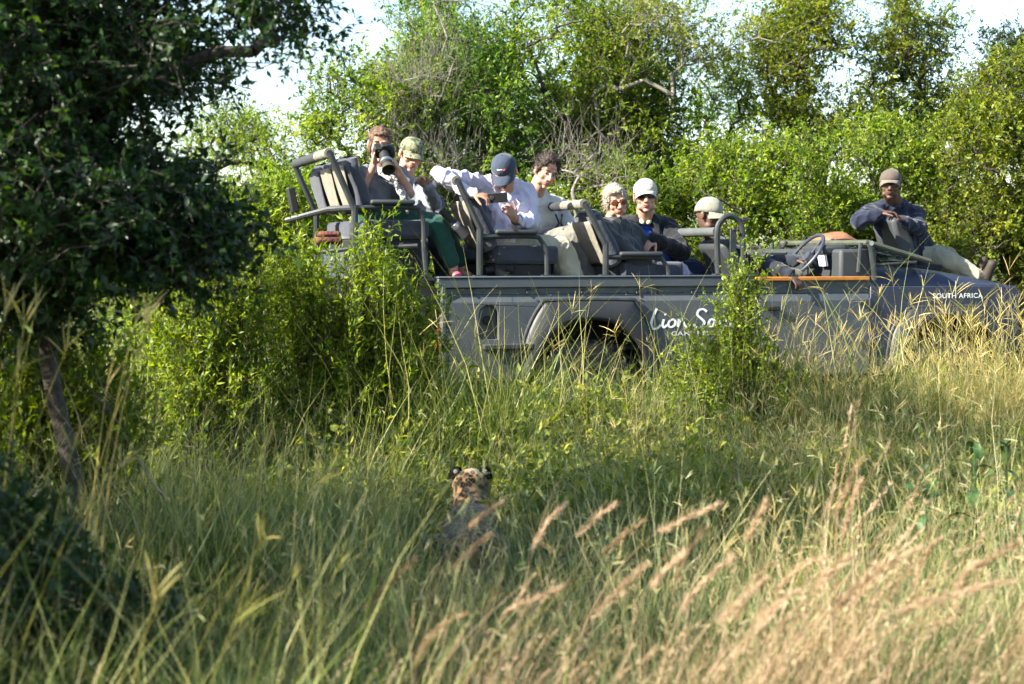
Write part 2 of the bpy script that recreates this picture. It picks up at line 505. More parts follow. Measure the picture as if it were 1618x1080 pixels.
MB().box(((q0.x + q1.x) / 2, -.035, q0.z), (q1.x - q0.x, .07, .035)).done("side_step", M_GREYP, veh, bevel=.006)
MB().box(((uR + u_door0) / 2 + .2, .03, zsill - .03), (u_door0 - uR - .5, .05, .055)).done("sill", M_BLACKM, veh, bevel=.006)
MB().box((.25, .03, zsill - .03), (.48, .05, .05)).done("sill", M_BLACKM, veh, bevel=.006)
# wheels
def wheel(uc, v, sgn):
    e = bpy.data.objects.new("wheel", None); COL.objects.link(e); e.parent = veh; e.location = (uc, v, .44)
    prof = [(.21, -.10), (.25, -.118), (.33, -.125), (.385, -.115), (.405, -.09), (.408, 0), (.405, .09), (.385, .115), (.33, .125), (.25, .118), (.21, .10)]
    m2 = MB().lathe(prof, (0, 0, 0), 'Y', 48)
    for k in range(40):
        t = k * 2 * math.pi / 40
        for s in (-1, 1):
            rot = Matrix.Rotation(-t, 3, 'Y')
            m2.box(rot @ Vector((.408, s * .075 + 0, 0)), (.022, .06, .034), rot)
            m2.box(rot @ Vector((.385, s * .118, 0)), (.05, .016, .026), rot)
    m2.done("tyre", M_RUB, e)
    m2 = MB().lathe([(.215, -.10), (.20, -.07), (.19, -.03), (.10, -.02 * sgn - .02), (.06, -.05), (.0, -.05)] if sgn > 0 else [(.215, .10), (.20, .07), (.19, .03), (.10, .04), (.06, .05), (.0, .05)], (0, 0, 0), 'Y', 32)
    m2.done("rim", M_SLATE, e)
    for k in range(5):
        t = k * 2 * math.pi / 5
        m2 = MB().cyl((.085 * math.cos(t), -sgn * .03, .085 * math.sin(t)), (.085 * math.cos(t), -sgn * .055, .085 * math.sin(t)), .011, .010, 6)
        m2.done("wheel_nut", M_CHROME, e)
for uc in (uR, uF):
    wheel(uc, .16, 1); wheel(uc, VW - .16, -1)
# door
mb = MB()
dz1 = UZ(1280, 443)[1]
mb.prism([(u_door0 + .004, zsill), (u_door1 - .004, zsill), (u_door1 - .004, zpan - .01), (u_door0 + .004, zpan - .01)], -.004, .03)
mb.prism([(u_door0 + .004, zshoulder - .01), (u_door1 - .004, zshoulder - .01), (u_door1 - .004, dz1), (u_door0 + .004, dz1)], .018, .04)
sv = [mb.bm.verts.new(q) for q in ((u_door0 + .004, -.004, zpan - .01), (u_door1 - .004, -.004, zpan - .01), (u_door1 - .004, .018, zshoulder - .01), (u_door0 + .004, .018, zshoulder - .01))]
mb.bm.faces.new(sv)
dr = mb.done("door", M_SLATE, veh, bevel=.004)
MB().box(((u_door0 + u_door1) / 2, .02, dz1 + .014), (u_door1 - u_door0 - .01, .06, .030)).done("door_top_rail", M_ORANGE, dr, bevel=.006)
q = VL(1222, 487, -.02)
MB().box((q.x, -.018, q.z), (.10, .02, .03)).done("door_handle", M_DARK, dr, bevel=.005)
for px, m_ in ((1298, 470),):
    q = VL(px, m_, -.01)
MB().prism([(u_door0 + .004, zsill), (u_door1 - .004, zsill), (u_door1 - .004, dz1), (u_door0 + .004, dz1)], VW - .03, VW).done("door", M_SLATE, veh, bevel=.004)
# front wings, bonnet, nose
fo = [(u_door1 + .004, zsill)] + arch_pts(uF) + [(u_end, zsill + .12), (u_end, zwing - .05), (u_end - .03, zwing - .01), (u_door1 + .004, zwing)]
for v0, v1 in ((0, .03), (VW - .03, VW)):
    m2 = MB(); panel(m2, fo, [], v0, v1)
    m2.box(((u_door1 + u_end) / 2, v1 + .095 if v0 == 0 else v0 - .095, zwing - .012), (u_end - u_door1 - .02, .19, .02))
    m2.done("front_wing", M_NAVY, veh, bevel=.008)
hb = [UZ(1376, 426, .2), UZ(1440, 429, .2), UZ(1520, 438, .2), UZ(1592, 451, .2), UZ(1604, 458, .2)]
mb = MB()
hu = [p[0] for p in hb]; hz = [p[1] for p in hb]
def bonnet(s, t):
    u = hu[0] + (hu[-1] - hu[0]) * s
    z = float(np.interp(u, hu, hz)); v = .19 + (VW - .38) * t
    e_ = min(t, 1 - t) * 2
    zz = z + .03 * min(1, e_ * 3.0) ** .7 + (.018 if .28 < t < .72 else 0)
    if t in (0, 1): zz = zwing - .002
    elif e_ < .06: zz = z - .012
    return (u, v, zz)
mb.grid(bonnet, 24, 40)
mb.done("bonnet", M_NAVY, veh, sub=1, smooth=60)
MB().tube([(u_door1 + .02, .185, zwing + .006), (u_end - .05, .185, zwing + .002)], .006, 6).done("bonnet_seam_trim", M_SLATE, veh)
mb = MB().box((u_end - .03, VW / 2, (zsill + zwing) / 2 + .05), (.05, VW - .07, zwing - zsill - .14)); mb.done("nose_panel", M_NAVY, veh, bevel=.01)
for k in range(9):
    MB().box((u_end + .004, VW / 2, .80 + k * .038), (.016, .62, .014)).done("grille_slat", M_BLACKM, veh)
for v in (.26, VW - .26):
    h = MB().lathe([(.0, .03), (.06, .028), (.085, .012), (.088, -.02)], (u_end + .0, v, 1.02), 'X', 28).done("headlight", M_CHROME, veh)
    MB().lathe([(.0, .045), (.05, .040), (.08, .02), (.082, .012)], (u_end, v, 1.02), 'X', 28).done("headlight_glass", M_GLASSM, h)
MB().box((u_end + .13, VW / 2, .66), (.12, VW - .04, .17)).tube(smooth_path([(u_end + .15, .35, .72), (u_end + .17, .35, .95), (u_end + .17, .55, 1.02), (u_end + .17, VW - .55, 1.02), (u_end + .17, VW - .35, .95), (u_end + .15, VW - .35, .72)], 5), .026, 10).done("front_bumper", M_BLACKM, veh, bevel=.01)
# windscreen folded forward on its hinges, with side frames
hA = VL(1372, 383, .12); hB = VL(1470, 413, .12)
def across(p, v): return Vector((p.x, v, p.z))
wf = MB()
for v in (.12, VW - .12):
    wf.tube([across(hA, v), across(hB, v)], .021, 8)
wf.tube([across(hA, .12), across(hA, VW - .12)], .021, 8).tube([across(hB, .12), across(hB, VW - .12)], .019, 8).tube([across(hA, VW / 2), across(hB, VW / 2)], .015, 8)
wfo = wf.done("windscreen_frame", mat("olive_metal", (.055, .062, .045), .5, col2=(.08, .085, .06), nscale=9), veh)
for a_, b_ in ((.14, VW / 2 - .015), (VW / 2 + .015, VW - .14)):
    m2 = MB(); n_ = (hB - hA).cross(Vector((0, 1, 0))).normalized() * .003
    vs = [across(hA, a_), across(hB, a_), across(hB, b_), across(hA, b_)]
    A = [m2.bm.verts.new(v + n_) for v in vs]; B = [m2.bm.verts.new(v - n_) for v in vs]
    m2.bm.faces.new(A); m2.bm.faces.new(B[::-1])
    for i in range(4): m2.bm.faces.new((A[i], A[(i + 1) % 4], B[(i + 1) % 4], B[i]))
    m2.done("pane", M_GLASSM, wfo, smooth=0)
for v in (.10, VW - .10):
    pa = VL(1360, 383, .1); pb = VL(1356, 430, .1); pc = VL(1380, 424, .1); pd = VL(1374, 384, .1)
    MB().tube([across(pa, v), across(pb, v)], .016, 8).tube([across(pd, v), across(pc, v), across(Vector((pc.x + .01, 0, dz1)), v)], .022, 8).tube([across(VL(1378, 419, .1), v), across(VL(1448, 414, .1), v)], .012, 8).done("windscreen_hinge_post", M_BLACKM, veh)
    q = across(pd, v)
    MB().cyl(q - Vector((0, .03, 0)), q + Vector((0, .03, 0)), .018, .018, 12).done("hinge_bolt", M_CHROME, veh)
# dashboard, wheel, mirror
zd = VL(1300, 393, .4).z
u0 = UZ(1318, 400, .15)[0]
mb = MB().box((u0 + .18, VW / 2, (zd + 1.14) / 2 - .02), (.30, VW - .22, zd - 1.14 + .04)).box((u0 + .06, .42, zd - .01), (.20, .36, .08)).box((u0 + .13, 1.2, zd - .03), (.22, .42, .05))
mb.done("dashboard", M_GREYP, veh, bevel=.025)
MB().box((u0 + .10, VW / 2, 1.0), (.05, VW - .1, .5)).done("bulkhead", M_DARK, veh)
MB().box((2.9, VW / 2, .83), (1.2, VW - .12, .03)).done("cab_floor", M_DARK, veh)
sc_ = VL(1272, 403, .42)
srot = Matrix.Rotation(R(-52), 4, 'Y')
SM = Matrix.Translation(sc_) @ srot
sw = MB().tube([SM @ Vector((.19 * math.cos(t), .19 * math.sin(t), 0)) for t in [k * math.pi / 18 for k in range(36)]], .014, 8, closed=True)
for t in (R(90), R(210), R(330)):
    sw.tube([SM @ Vector((.03 * math.cos(t), .03 * math.sin(t), -.03)), SM @ Vector((.185 * math.cos(t), .185 * math.sin(t), 0))], .010, 6)
sw.cyl(SM @ Vector((0, 0, -.045)), SM @ Vector((0, 0, -.005)), .05, .045, 20)
sw.cyl(SM @ Vector((0, 0, -.04)), SM @ Vector((.03, 0, -.28)), .028, .04, 12)
sw.done("steering_wheel", mat("wheel_grip", (.035, .042, .06), .45), veh)
mb = MB().box(sc_ + Vector((.22, 0, .0)), (.16, .20, .13)); mb.done("instrument_pod", M_GREYP, veh, bevel=.02)
q = VL(1300, 411, .3)
MB().box((q.x - .0, .3, q.z), (.008, .13, .085), (R(-12), 'Y')).done("notice_card", mat("white_card", (.72, .76, .76), .5), veh)
for k in range(3):
    q2 = VL(1300 , 405 + k * 5, .3)
q = VL(1196, 399, VW + .05)
m2 = MB().box((q.x, VW + .05, q.z), (.05, .20, .12)); mo = m2.done("wing_mirror", M_DARK, veh, bevel=.02)
MB().box((q.x - .028, VW + .05, q.z), (.004, .17, .095)).done("mirror_glass", M_CHROME, mo)
MB().tube([(q.x + .01, VW + .02, q.z - .05), (q.x + .35, VW - .05, q.z - .07), (u0 + .2, VW - .12, zd - .03)], .011, 7).done("mirror_arm", M_BLACKM, veh)
# binnacle clutter on the far side of the dash
q = VL(1240, 385, 1.3)
MB().box(VL(1246, 397, 1.2), (.20, .10, .03), (R(-14), 'Y')).cyl(VL(1236, 392, 1.2), VL(1243, 381, 1.2), .018, .014, 10).done("radio_set", M_DARK, veh, bevel=.006)

# ---- seat rows: frame, padded cross bar, arm rest, seats
BK = {}
def row(k, top, knee, post_x, arm, pad, bot_y, seats, seat_back, cush, has_arm=True, far=VW - .06):
    vN = .06
    T = VL(*top, vN); Kn = VL(*knee, vN)
    zr = ztop + .012
    post = Vector((UZ(post_x, 437, vN)[0], vN, zr))
    A = [VL(x, y, vN) for x, y in arm]
    for v, nm in ((vN, "seat_frame"), (far, "seat_frame")):
        f = lambda p: Vector((p.x, v, p.z))
        m2 = MB().tube([f(T), f(Kn), Vector((post.x, v, Kn.z - .03))], .022, 10)
        m2.tube([Vector((post.x, v, Kn.z + .01)), Vector((post.x, v, zr))], .023, 8)
        m2.box((post.x, v, zr + .004), (.085, .07, .012))
        a = smooth_path([f(p) for p in A[:1]] + [f(p) for p in A[1:]], 4)
        m2.tube(a, .017, 8)
        m2.box((A[-1].x, v, A[-1].z + .004 if A[-1].z < zr + .05 else A[-1].z), (.07, .06, .010))
        m2.done(nm, M_BLACKM, veh)
        P0 = VL(pad[0], pad[2], vN); P1 = VL(pad[1], pad[2], vN)
        MB().box(((P0.x + P1.x) / 2, v, P0.z), (P1.x - P0.x, .07, .034)).done("armrest_pad", M_GREYP, veh, bevel=.014)
    MB().tube([Vector((T.x, vN, T.z)), Vector((T.x, far, T.z))], .020, 10).done("cross_bar", M_BLACKM, veh)
    m2 = MB(); segs = 10
    a = [Vector((T.x, .085 + (.46) * i / segs, T.z)) for i in range(segs + 1)]
    m2.tube(a, [.034 + .002 * math.sin(i * 1.9) for i in range(segs + 1)], 14).done("bar_padding", M_SLEEVE, veh)
    a = [Vector((T.x, .56 + (far - .62) * i / segs, T.z)) for i in range(segs + 1)]
    m2 = MB().tube(a, [.034 + .003 * math.sin(i * 2.3) for i in range(segs + 1)], 14).done("bar_padding", mat("dark_padding", (.03, .034, .038), .8, bump=.3, bscale=30), veh)
    SB = VL(*seat_back[0], .10); ST = VL(*seat_back[1], .10)
    for (v0, v1) in seats:
        e = bpy.data.objects.new("seat", None); COL.objects.link(e); e.parent = veh; e.location = (SB.x, (v0 + v1) / 2, SB.z)
        d = (ST - SB); L = d.length; d.normalize(); nfw = Vector((d.z, 0, -d.x)); vc = (v1 - v0)
        def bp(s, t, th):  # s across, t up
            rx = min(1, (1 - t) * L / .10)
            half = vc / 2 * (1 if t < .75 else math.sqrt(max(0, 1 - ((t - .75) / .27) ** 2)) * .35 + .65)
            return d * (t * L) + Vector((0, (s - .5) * 2 * half, 0)) + nfw * th
        def shell(u, t):
            a = u * 2 * math.pi
            sx = math.copysign(abs(math.cos(a)) ** .35, math.cos(a)); sy = math.copysign(abs(math.sin(a)) ** .6, math.sin(a))
            tap = (1 - max(0, (t - .93) / .07) ** 2 * .55) * (1 - max(0, (.06 - t) / .06) ** 2 * .3)
            p = bp(.5 + sx * .5 * tap, t, .06 + sy * (.062 - .015 * t) * tap)
            return p + nfw * .008 * math.sin(t * 9 + sx * 2)
        m2 = MB().grid(shell, 28, 14, closed_u=True)
        m2.bm.faces.new([vv for vv in m2.bm.verts if False] or [m2.bm.verts.new(bp(.08, 1, .03)), m2.bm.verts.new(bp(.92, 1, .03)), m2.bm.verts.new(bp(.92, 1, .09)), m2.bm.verts.new(bp(.08, 1, .09))])
        m2.done("backrest", M_SEAT, e, smooth=50)
        # canvas pocket on the rear face
        def pk(s, t):
            edge = math.sin(math.pi * min(1, max(0, s))) ** .4
            return bp(.06 + .88 * s, .08 + .80 * t, -.012 - .010 * edge * math.sin(math.pi * t) ** .3 - .004 * math.sin(s * 11 + t * 5))
        MB().grid(pk, 10, 12).done("back_cover", M_SEAT if v0 > 1 else M_SEATB, e, solid=.006, smooth=60)
        # cushion
        cb = VL(*cush, .10)
        m2 = MB().box((cb.x - SB.x + .02, 0, cb.z - SB.z), (.46, vc - .02, .13)); m2.done("seat_cushion", M_SEAT, e, bevel=.03)
        m2 = MB().box((cb.x - SB.x, 0, (cb.z - .065 + .82) / 2 - SB.z), (.40, vc - .08, cb.z - .065 - .82)); m2.done("seat_box", M_DARK, e, bevel=.01)
row(1, (521, 241), (558, 326), 561, [(558, 328), (650, 327), (663, 335), (669, 352), (670, 395), (674, 437)], (585, 655, 319), 437,
    [(.10, .55), (.60, 1.05), (1.12, 1.57)], ((566, 335), (541, 248)), (622, 362))
row(2, (723, 285), (760, 364), 758, [(760, 374), (840, 373), (855, 380), (863, 398), (864, 436)], (782, 848, 366), 437,
    [(.10, .56), (1.12, 1.58)], ((768, 400), (733, 304)), (830, 402))
row(3, (925, 322), (957, 386), 957, [(957, 406), (1034, 406), (1048, 412), (1055, 426), (1056, 436)], (978, 1046, 401), 437,
    [(.10, .56), (1.12, 1.58)], ((968, 425), (930, 338)), (1030, 428))
# rearmost extra rail running back from the first row
MB().tube([VL(558, 328, .06), VL(520, 330, .30), VL(452, 348, .50)], .020, 8).tube([VL(505, 398, .3), VL(560, 392, .2), VL(660, 388, .06)], .016, 8).done("guard_rail", M_BLACKM, veh)
MB().box(VL(484, 316, 1.05) + Vector((-.10, 0, 0)), (.05, .12, .18), (R(-12), 'Y')).done("switch_box", M_DARK, veh, bevel=.008)
# raised rear body under the first row
q0 = VL(575, 398, .12); q1 = VL(690, 398, .12)
MB().box(((q0.x + q1.x) / 2 - .05, VW / 2, (ztop + q0.z) / 2), (q1.x - q0.x, VW - .3, q0.z - ztop + .02)).done("rear_plinth", M_SLATE, veh, bevel=.01)
MB().prism([(UZ(560, 440)[0], ztop), (.02, ztop), (.02, .9), (UZ(600, 600)[0], .9)], .10, VW - .1).done("rear_luggage_box", M_DARK, veh, bevel=.01)
# front hoop and bar
hp = [(1135, 437), (1133, 368), (1140, 348), (1153, 341), (1167, 348), (1173, 368), (1174, 437)]
for v in (.08, VW - .08):
    pts = smooth_path([Vector((VL(*p, .08).x, v, VL(*p, .08).z if p[1] < 430 else ztop + .012)) for p in hp], 5)
    MB().tube(pts, .021, 10).box((pts[0].x, v, ztop + .018), (.07, .06, .012)).done("front_hoop", M_BLACKM, veh)
    q = VL(1158, 362, .08)
    MB().box((q.x, v, q.z - .12), (.05, .02, .26)).cyl((q.x - .0, v - .03, q.z), (q.x, v + .03, q.z), .012, .012, 10).box((pts[-10].x + .04, v, pts[-10].z + .02), (.05, .03, .03)).done("hoop_bracket", M_BLACKM, veh, bevel=.005)
q = VL(1132, 366, .10)
MB().tube([Vector((q.x, .09, q.z)), Vector((q.x, VW - .09, q.z))], .033, 14).done("cross_bar", mat("bar_grey", (.07, .08, .08), .5, col2=(.10, .11, .11), nscale=8), veh)
for (v0, v1) in ((.14, .60), (1.1, 1.56)):
    SB = VL(1168, 440, .14); ST = VL(1136, 380, .14)
    e = bpy.data.objects.new("seat", None); COL.objects.link(e); e.parent = veh; e.location = (SB.x, (v0 + v1) / 2, SB.z)
    d = (ST - SB); ang = math.atan2(d.x, d.z)
    MB().box((d.x / 2 + .05, 0, d.z / 2), (.11, v1 - v0, d.length), Matrix.Rotation(ang, 3, 'Y')).done("backrest", M_GREYP, e, bevel=.04)
    MB().box((.28, 0, -.14), (.46, v1 - v0, .13)).done("seat_cushion", M_GREYP, e, bevel=.03)
# tracker's seat on the far front wing
SB = VL(1420, 408, 1.28); ST = VL(1404, 342, 1.28)
e = bpy.data.objects.new("tracker_seat", None); COL.objects.link(e); e.parent = veh; e.location = SB
d = ST - SB
MB().box((d.x / 2, 0, d.z / 2), (.15, .36, d.length), Matrix.Rotation(math.atan2(d.x, d.z), 3, 'Y')).done("backrest", M_GREYP, e, bevel=.035)
MB().box((.20, .10, -.08), (.34, .34, .06)).done("seat_cushion", M_DARK, e, bevel=.03)
MB().cyl((.15, 0, -.06), (.15, 0, -.25), .03, .03, 12).box((.15, 0, -.21), (.3, .3, .012)).done("seat_post", M_BLACKM, e)
# cup holder straps on the cross bars
for (px, py, vv) in ((668, 300, .75), (884, 338, .8)):
    c_ = VL(px, py, vv)
    for dx in (-.03, .02):
        MB().tube([c_ + Vector((dx, 0, .0)), c_ + Vector((dx * .3, -.02, -.07)), c_ + Vector((dx * 2.2, -.03, -.13))], .007, 6).done("strap", M_DARK, veh)

# rivets and hinges
mb = MB()
for k in range(26):
    u = .03 + k * (u_door0 - .06) / 25
    if abs(u - uR) > .5: mb.cyl((u, .001, zsill + .03), (u, -.004, zsill + .03), .006, .005, 8)
for k in range(9):
    mb.cyl((.03, .001, zsill + .08 + k * .055), (.03, -.004, zsill + .08 + k * .055), .006, .005, 8)
for p in arch_pts(uR, grow=.11)[1:-1]: mb.cyl((p[0], .001, p[1]), (p[0], -.005, p[1]), .007, .006, 8)
q = mb.done("rivets", M_SLATE, veh); q['kind'] = 'stuff'
for z in (.80, 1.10): MB().cyl((u_door1 - .005, -.012, z - .03), (u_door1 - .005, -.012, z + .03), .010, .010, 10).box((u_door1 - .04, -.008, z), (.08, .008, .035)).done("door_hinge", M_BLACKM, dr, bevel=.002)
MB().box((1.55, .034, (zshoulder + zcap) / 2), (.006, .030, .06)).done("panel_seam", M_DARK, veh)
# ---- lettering
def strokes(lst, r, v, name, parent):
    m2 = MB()
    for st in lst:
        pts = smooth_path([VL(x, y, v) for x, y in st], 4)
        pts = [Vector((p.x, v, p.z)) for p in pts]
        n = len(pts); A = []; B = []
        for i, p in enumerate(pts):
            dd = (pts[min(i + 1, n - 1)] - pts[max(i - 1, 0)])
            nn = Vector((-dd.z, 0, dd.x)).normalized() * (r * (.75 + .35 * abs(math.sin(math.atan2(dd.z, dd.x)))))
            A.append(m2.bm.verts.new(p + nn)); B.append(m2.bm.verts.new(p - nn))
        for i in range(n - 1): m2.bm.faces.new((A[i], A[i + 1], B[i + 1], B[i]))
    return m2.done(name, M_WHITE, parent, smooth=0)
LOGO = [[(1038, 486), (1034, 494), (1030, 505), (1029, 513), (1032, 518), (1039, 517), (1044, 512)],
        [(1049, 503), (1047, 511), (1049, 516), (1054, 512)], [(1051, 494), (1052, 496.5)],
        [(1064, 503), (1058, 506), (1056, 512), (1060, 515.5), (1066, 512), (1067, 506), (1063, 503)],
        [(1073, 503), (1071, 515)], [(1072, 509), (1077, 504), (1082, 504), (1082, 511), (1085, 515), (1090, 511)],
        [(1117, 491), (1111, 487), (1104, 489), (1102, 496), (1108, 502), (1113, 508), (1109, 514), (1101, 516), (1096, 511)],
        [(1130, 505), (1124, 503), (1120, 508), (1121, 514), (1126, 514), (1130, 505), (1130, 512), (1133, 515)],
        [(1138, 504), (1137, 515)], [(1138, 508), (1143, 504), (1147, 506), (1147, 513), (1151, 515)],
        [(1163, 505), (1157, 504), (1154, 509), (1156, 514), (1161, 513), (1166, 487), (1163, 508), (1166, 515)],
        [(1180, 504), (1174, 504), (1173, 508), (1178, 511), (1176, 515), (1170, 514)]]
strokes([[(x, y + 1) for x, y in s] for s in LOGO], .0085, -.003, "script_lettering", veh)
def text(s, px0, px1, py, h, v, name, m, parent, dz=0.0):
    c = bpy.data.curves.new(name, 'FONT'); c.body = s; c.size = 1; c.align_x = 'LEFT'; c.space_character = 1.05; c.offset = .012
    tmp = bpy.data.objects.new("tmp", c); COL.objects.link(tmp)
    bpy.context.view_layer.update()
    me = bpy.data.meshes.new_from_object(tmp.evaluated_get(bpy.context.evaluated_depsgraph_get()))
    bpy.data.objects.remove(tmp)
    xs_ = [q.co.x for q in me.vertices]; ys_ = [q.co.y for q in me.vertices]
    a = VL(px0, py, v); b = VL(px1, py, v)
    sx = (b.x - a.x) / (max(xs_) - min(xs_)); sz = h / (max(ys_) - min(ys_))
    for q in me.vertices:
        q.co = Vector((a.x + (q.co.x - min(xs_)) * sx, v, a.z + dz + (q.co.y - min(ys_)) * sz))
    me.materials.clear()
    return link(name, me, m, parent)
text("GAME RESERVE", 1061, 1152, 530, .030, -.003, "small_lettering", mat("pale_lettering", (.62, .62, .55), .5), veh)
text("SOUTH AFRICA", 1474, 1553, 471, .036, -.003, "country_lettering", M_WHITE, veh)

# loose things lying in the vehicle
c_ = VL(1318, 380, 1.0)
hb_ = MB()
def saddle(s, t):
    a = (s - .5) * 2; return (c_.x + a * .20, 1.0 + (t - .5) * .34, c_.z - .06 + .12 * (1 - abs(a) ** 2.2) * (1 - ((t - .5) * 2) ** 4 * .6) + .006 * math.sin(a * 9))
hb_.grid(saddle, 18, 12)
o = hb_.done("leather_bag", M_LEATHER, None, solid=.02, sub=1, M=VM); tag(o, "brown leather bag with dark trim lying on top of the dashboard", "bag")
c2 = VM.translation
m2 = MB().tube([VM @ Vector((c_.x + a * .205, .83, c_.z - .058 + .125 * (1 - abs(a) ** 2.2) * .5)) for a in np.linspace(-1, 1, 15)], .012, 7)
oo = m2.done("trim", M_DARK, o)
for dx in (-.09, .04):
    MB().ell(VM @ Vector((c_.x + dx, .86, c_.z - .01)), (.035, .03, .03), sub=2).done("dark_patch", M_DARK, o)
# long lens hanging between the first and second rows
p0 = W(697, 331, .12); p1 = W(737, 374, .10); dd = (p1 - p0).normalized()
e = empty("telephoto_lens", p0, label="long black camera lens with silver ring resting beside the woman's green trousers", cat="camera lens")
MB().cyl((0, 0, 0), dd * .13, .026, .028, 20).done("barrel", M_DARK, e, bevel=.003)
MB().cyl(dd * .132, dd * .16, .031, .031, 20).done("ring", mat("silver_ring", (.35, .36, .37), .3, .8), e, bevel=.002)
MB().cyl(dd * .162, dd * .25, .036, .044, 20).done("hood", M_DARK, e, bevel=.003)
# folded blanket and bag behind the last row
c_ = VL(516, 380, .45)
q = MB().box((0, 0, 0), (.18, .26, .05)).box((.01, .0, .045), (.15, .23, .04)).done("folded_blanket", mat("red_blanket", (.16, .045, .035), .95, col2=(.05, .025, .025), nscale=30, bump=.4), None, bevel=.03)
q.location = VM @ c_; q.rotation_euler = (0, 0, TH); tag(q, "folded red and dark blanket behind the rearmost seats", "blanket")
c_ = VL(790, 425, .2)
q = MB().ell((0, 0, 0), (.09, .06, .045)).cyl((-.02, -.03, 0), (-.10, -.05, -.01), .022, .026, 14).cyl((.05, -.03, .01), (.10, -.05, 0), .03, .03, 14).done("binoculars", M_DARK, None)
q.location = VM @ c_; tag(q, "black binoculars lying by the near seat post of the middle row", "binoculars")
# ------------------------------------------------------------------ people
def fbm(p, s):
    return noise.noise(Vector(p) * s) + .5 * noise.noise(Vector(p) * s * 2.1)
WS = bpy.data.scenes.new("workshop")      # empty side scene used only to run the remesh quickly
class Blob:
    """overlapping closed shapes that a voxel remesh fuses into one continuous skin"""
    def __init__(s): s.bm = bmesh.new()
    def ell(s, c, r, rot=None, sub=3):
        m = Matrix.Translation(c)
        if rot is not None: m = m @ rot.to_3x3().to_4x4()
        bmesh.ops.create_icosphere(s.bm, subdivisions=sub, radius=1, matrix=m @ Matrix.Diagonal((*r, 1)))
        return s
    def cap(s, p0, p1, r0, r1, seg=14):
        p0 = Vector(p0); p1 = Vector(p1)
        for p, r in ((p0, r0), (p1, r1)):
            bmesh.ops.create_icosphere(s.bm, subdivisions=2, radius=r, matrix=Matrix.Translation(p))
        d = p1 - p0
        if d.length > 1e-4:
            m = Matrix.Translation((p0 + p1) / 2) @ d.to_track_quat('Z', 'Y').to_matrix().to_4x4()
            bmesh.ops.create_cone(s.bm, cap_ends=True, segments=seg, radius1=r0, radius2=r1, depth=d.length, matrix=m)
        return s
    def chain(s, pts, rad):
        for i in range(len(pts) - 1): s.cap(pts[i], pts[i + 1], rad[i], rad[i + 1])
        return s
    def done(s, name, m, parent, voxel=.007, smooth=3, fold=0.0, fscale=9, deci=1.0, fn=None):
        me = bpy.data.meshes.new(name)
        s.bm.to_mesh(me); s.bm.free()
        tmp = bpy.data.objects.new("tmp", me); WS.collection.objects.link(tmp)
        q = tmp.modifiers.new("r", 'REMESH'); q.mode = 'VOXEL'; q.voxel_size = voxel; q.use_smooth_shade = True
        if smooth:
            q = tmp.modifiers.new("s", 'SMOOTH'); q.iterations = smooth; q.factor = .5
        if deci < 1:
            q = tmp.modifiers.new("d", 'DECIMATE'); q.ratio = deci
        vl = WS.view_layers[0]; vl.update()
        out = bpy.data.meshes.new_from_object(tmp.evaluated_get(vl.depsgraph))
        bpy.data.objects.remove(tmp); out.name = name
        L = Vector(parent.location) if parent else Vector()
        if fold:
            nn = [v.normal.copy() for v in out.vertices]
            for v, vn in zip(out.vertices, nn):
                p = v.co.copy(); r_ = 1 - abs(fbm((p.x, p.y, p.z * .6), fscale))
                v.co = p + vn * fold * (r_ ** 3 * 1.6 - .7 + .4 * fbm(p, fscale * 2.5))
        if fn:
            for v in out.vertices: v.co = fn(v.co, v.normal)
        out.transform(Matrix.Translation(-L))
        for p in out.polygons: p.use_smooth = True
        out.materials.clear(); out.materials.append(m)
        o = bpy.data.objects.new(name, out); COL.objects.link(o); o.parent = parent
        return o

def frame3(x, y, z):
    return Matrix((x, y, z)).transposed()
def head_frame(c, face, up=(0, 0, 1), roll=0):
    y = Vector(face).normalized(); x = y.cross(Vector(up)).normalized(); z = x.cross(y)
    m = frame3(x, y, z).to_4x4()
    return Matrix.Translation(c) @ m @ Matrix.Rotation(R(roll), 4, 'Y')

def skin(name, c, c2):
    m = mat(name, c, .5, col2=c2, nscale=22, bump=.12, bscale=160, spec=.35)
    b = m.node_tree.nodes["Principled BSDF"]
    b.inputs["Subsurface Weight"].default_value = .12; b.inputs["Subsurface Scale"].default_value = .02
    b.inputs["Subsurface Radius"].default_value = (1, .35, .2)
    return m
SK_F = skin("skin_fair", (.38, .205, .145), (.45, .26, .19))
SK_T = skin("skin_tanned", (.30, .15, .095), (.37, .20, .135))
SK_D = skin("skin_dark", (.080, .042, .028), (.105, .058, .040))
M_EYE = mat("eye_white", (.55, .52, .48), .25)
M_IRIS = mat("iris", (.02, .014, .010), .15)
M_BROW = mat("brow_hair", (.05, .032, .02), .8)
M_BROWG = mat("brow_hair_grey", (.25, .22, .18), .8)
M_LIP = mat("lips", (.36, .13, .11), .45)
M_LIPD = mat("lips_dark", (.10, .045, .04), .45)
M_SUNG = mat("dark_glasses", (.008, .008, .010), .12, spec=.6)
M_SUNB = mat("brown_glasses", (.10, .028, .010), .15, spec=.6)

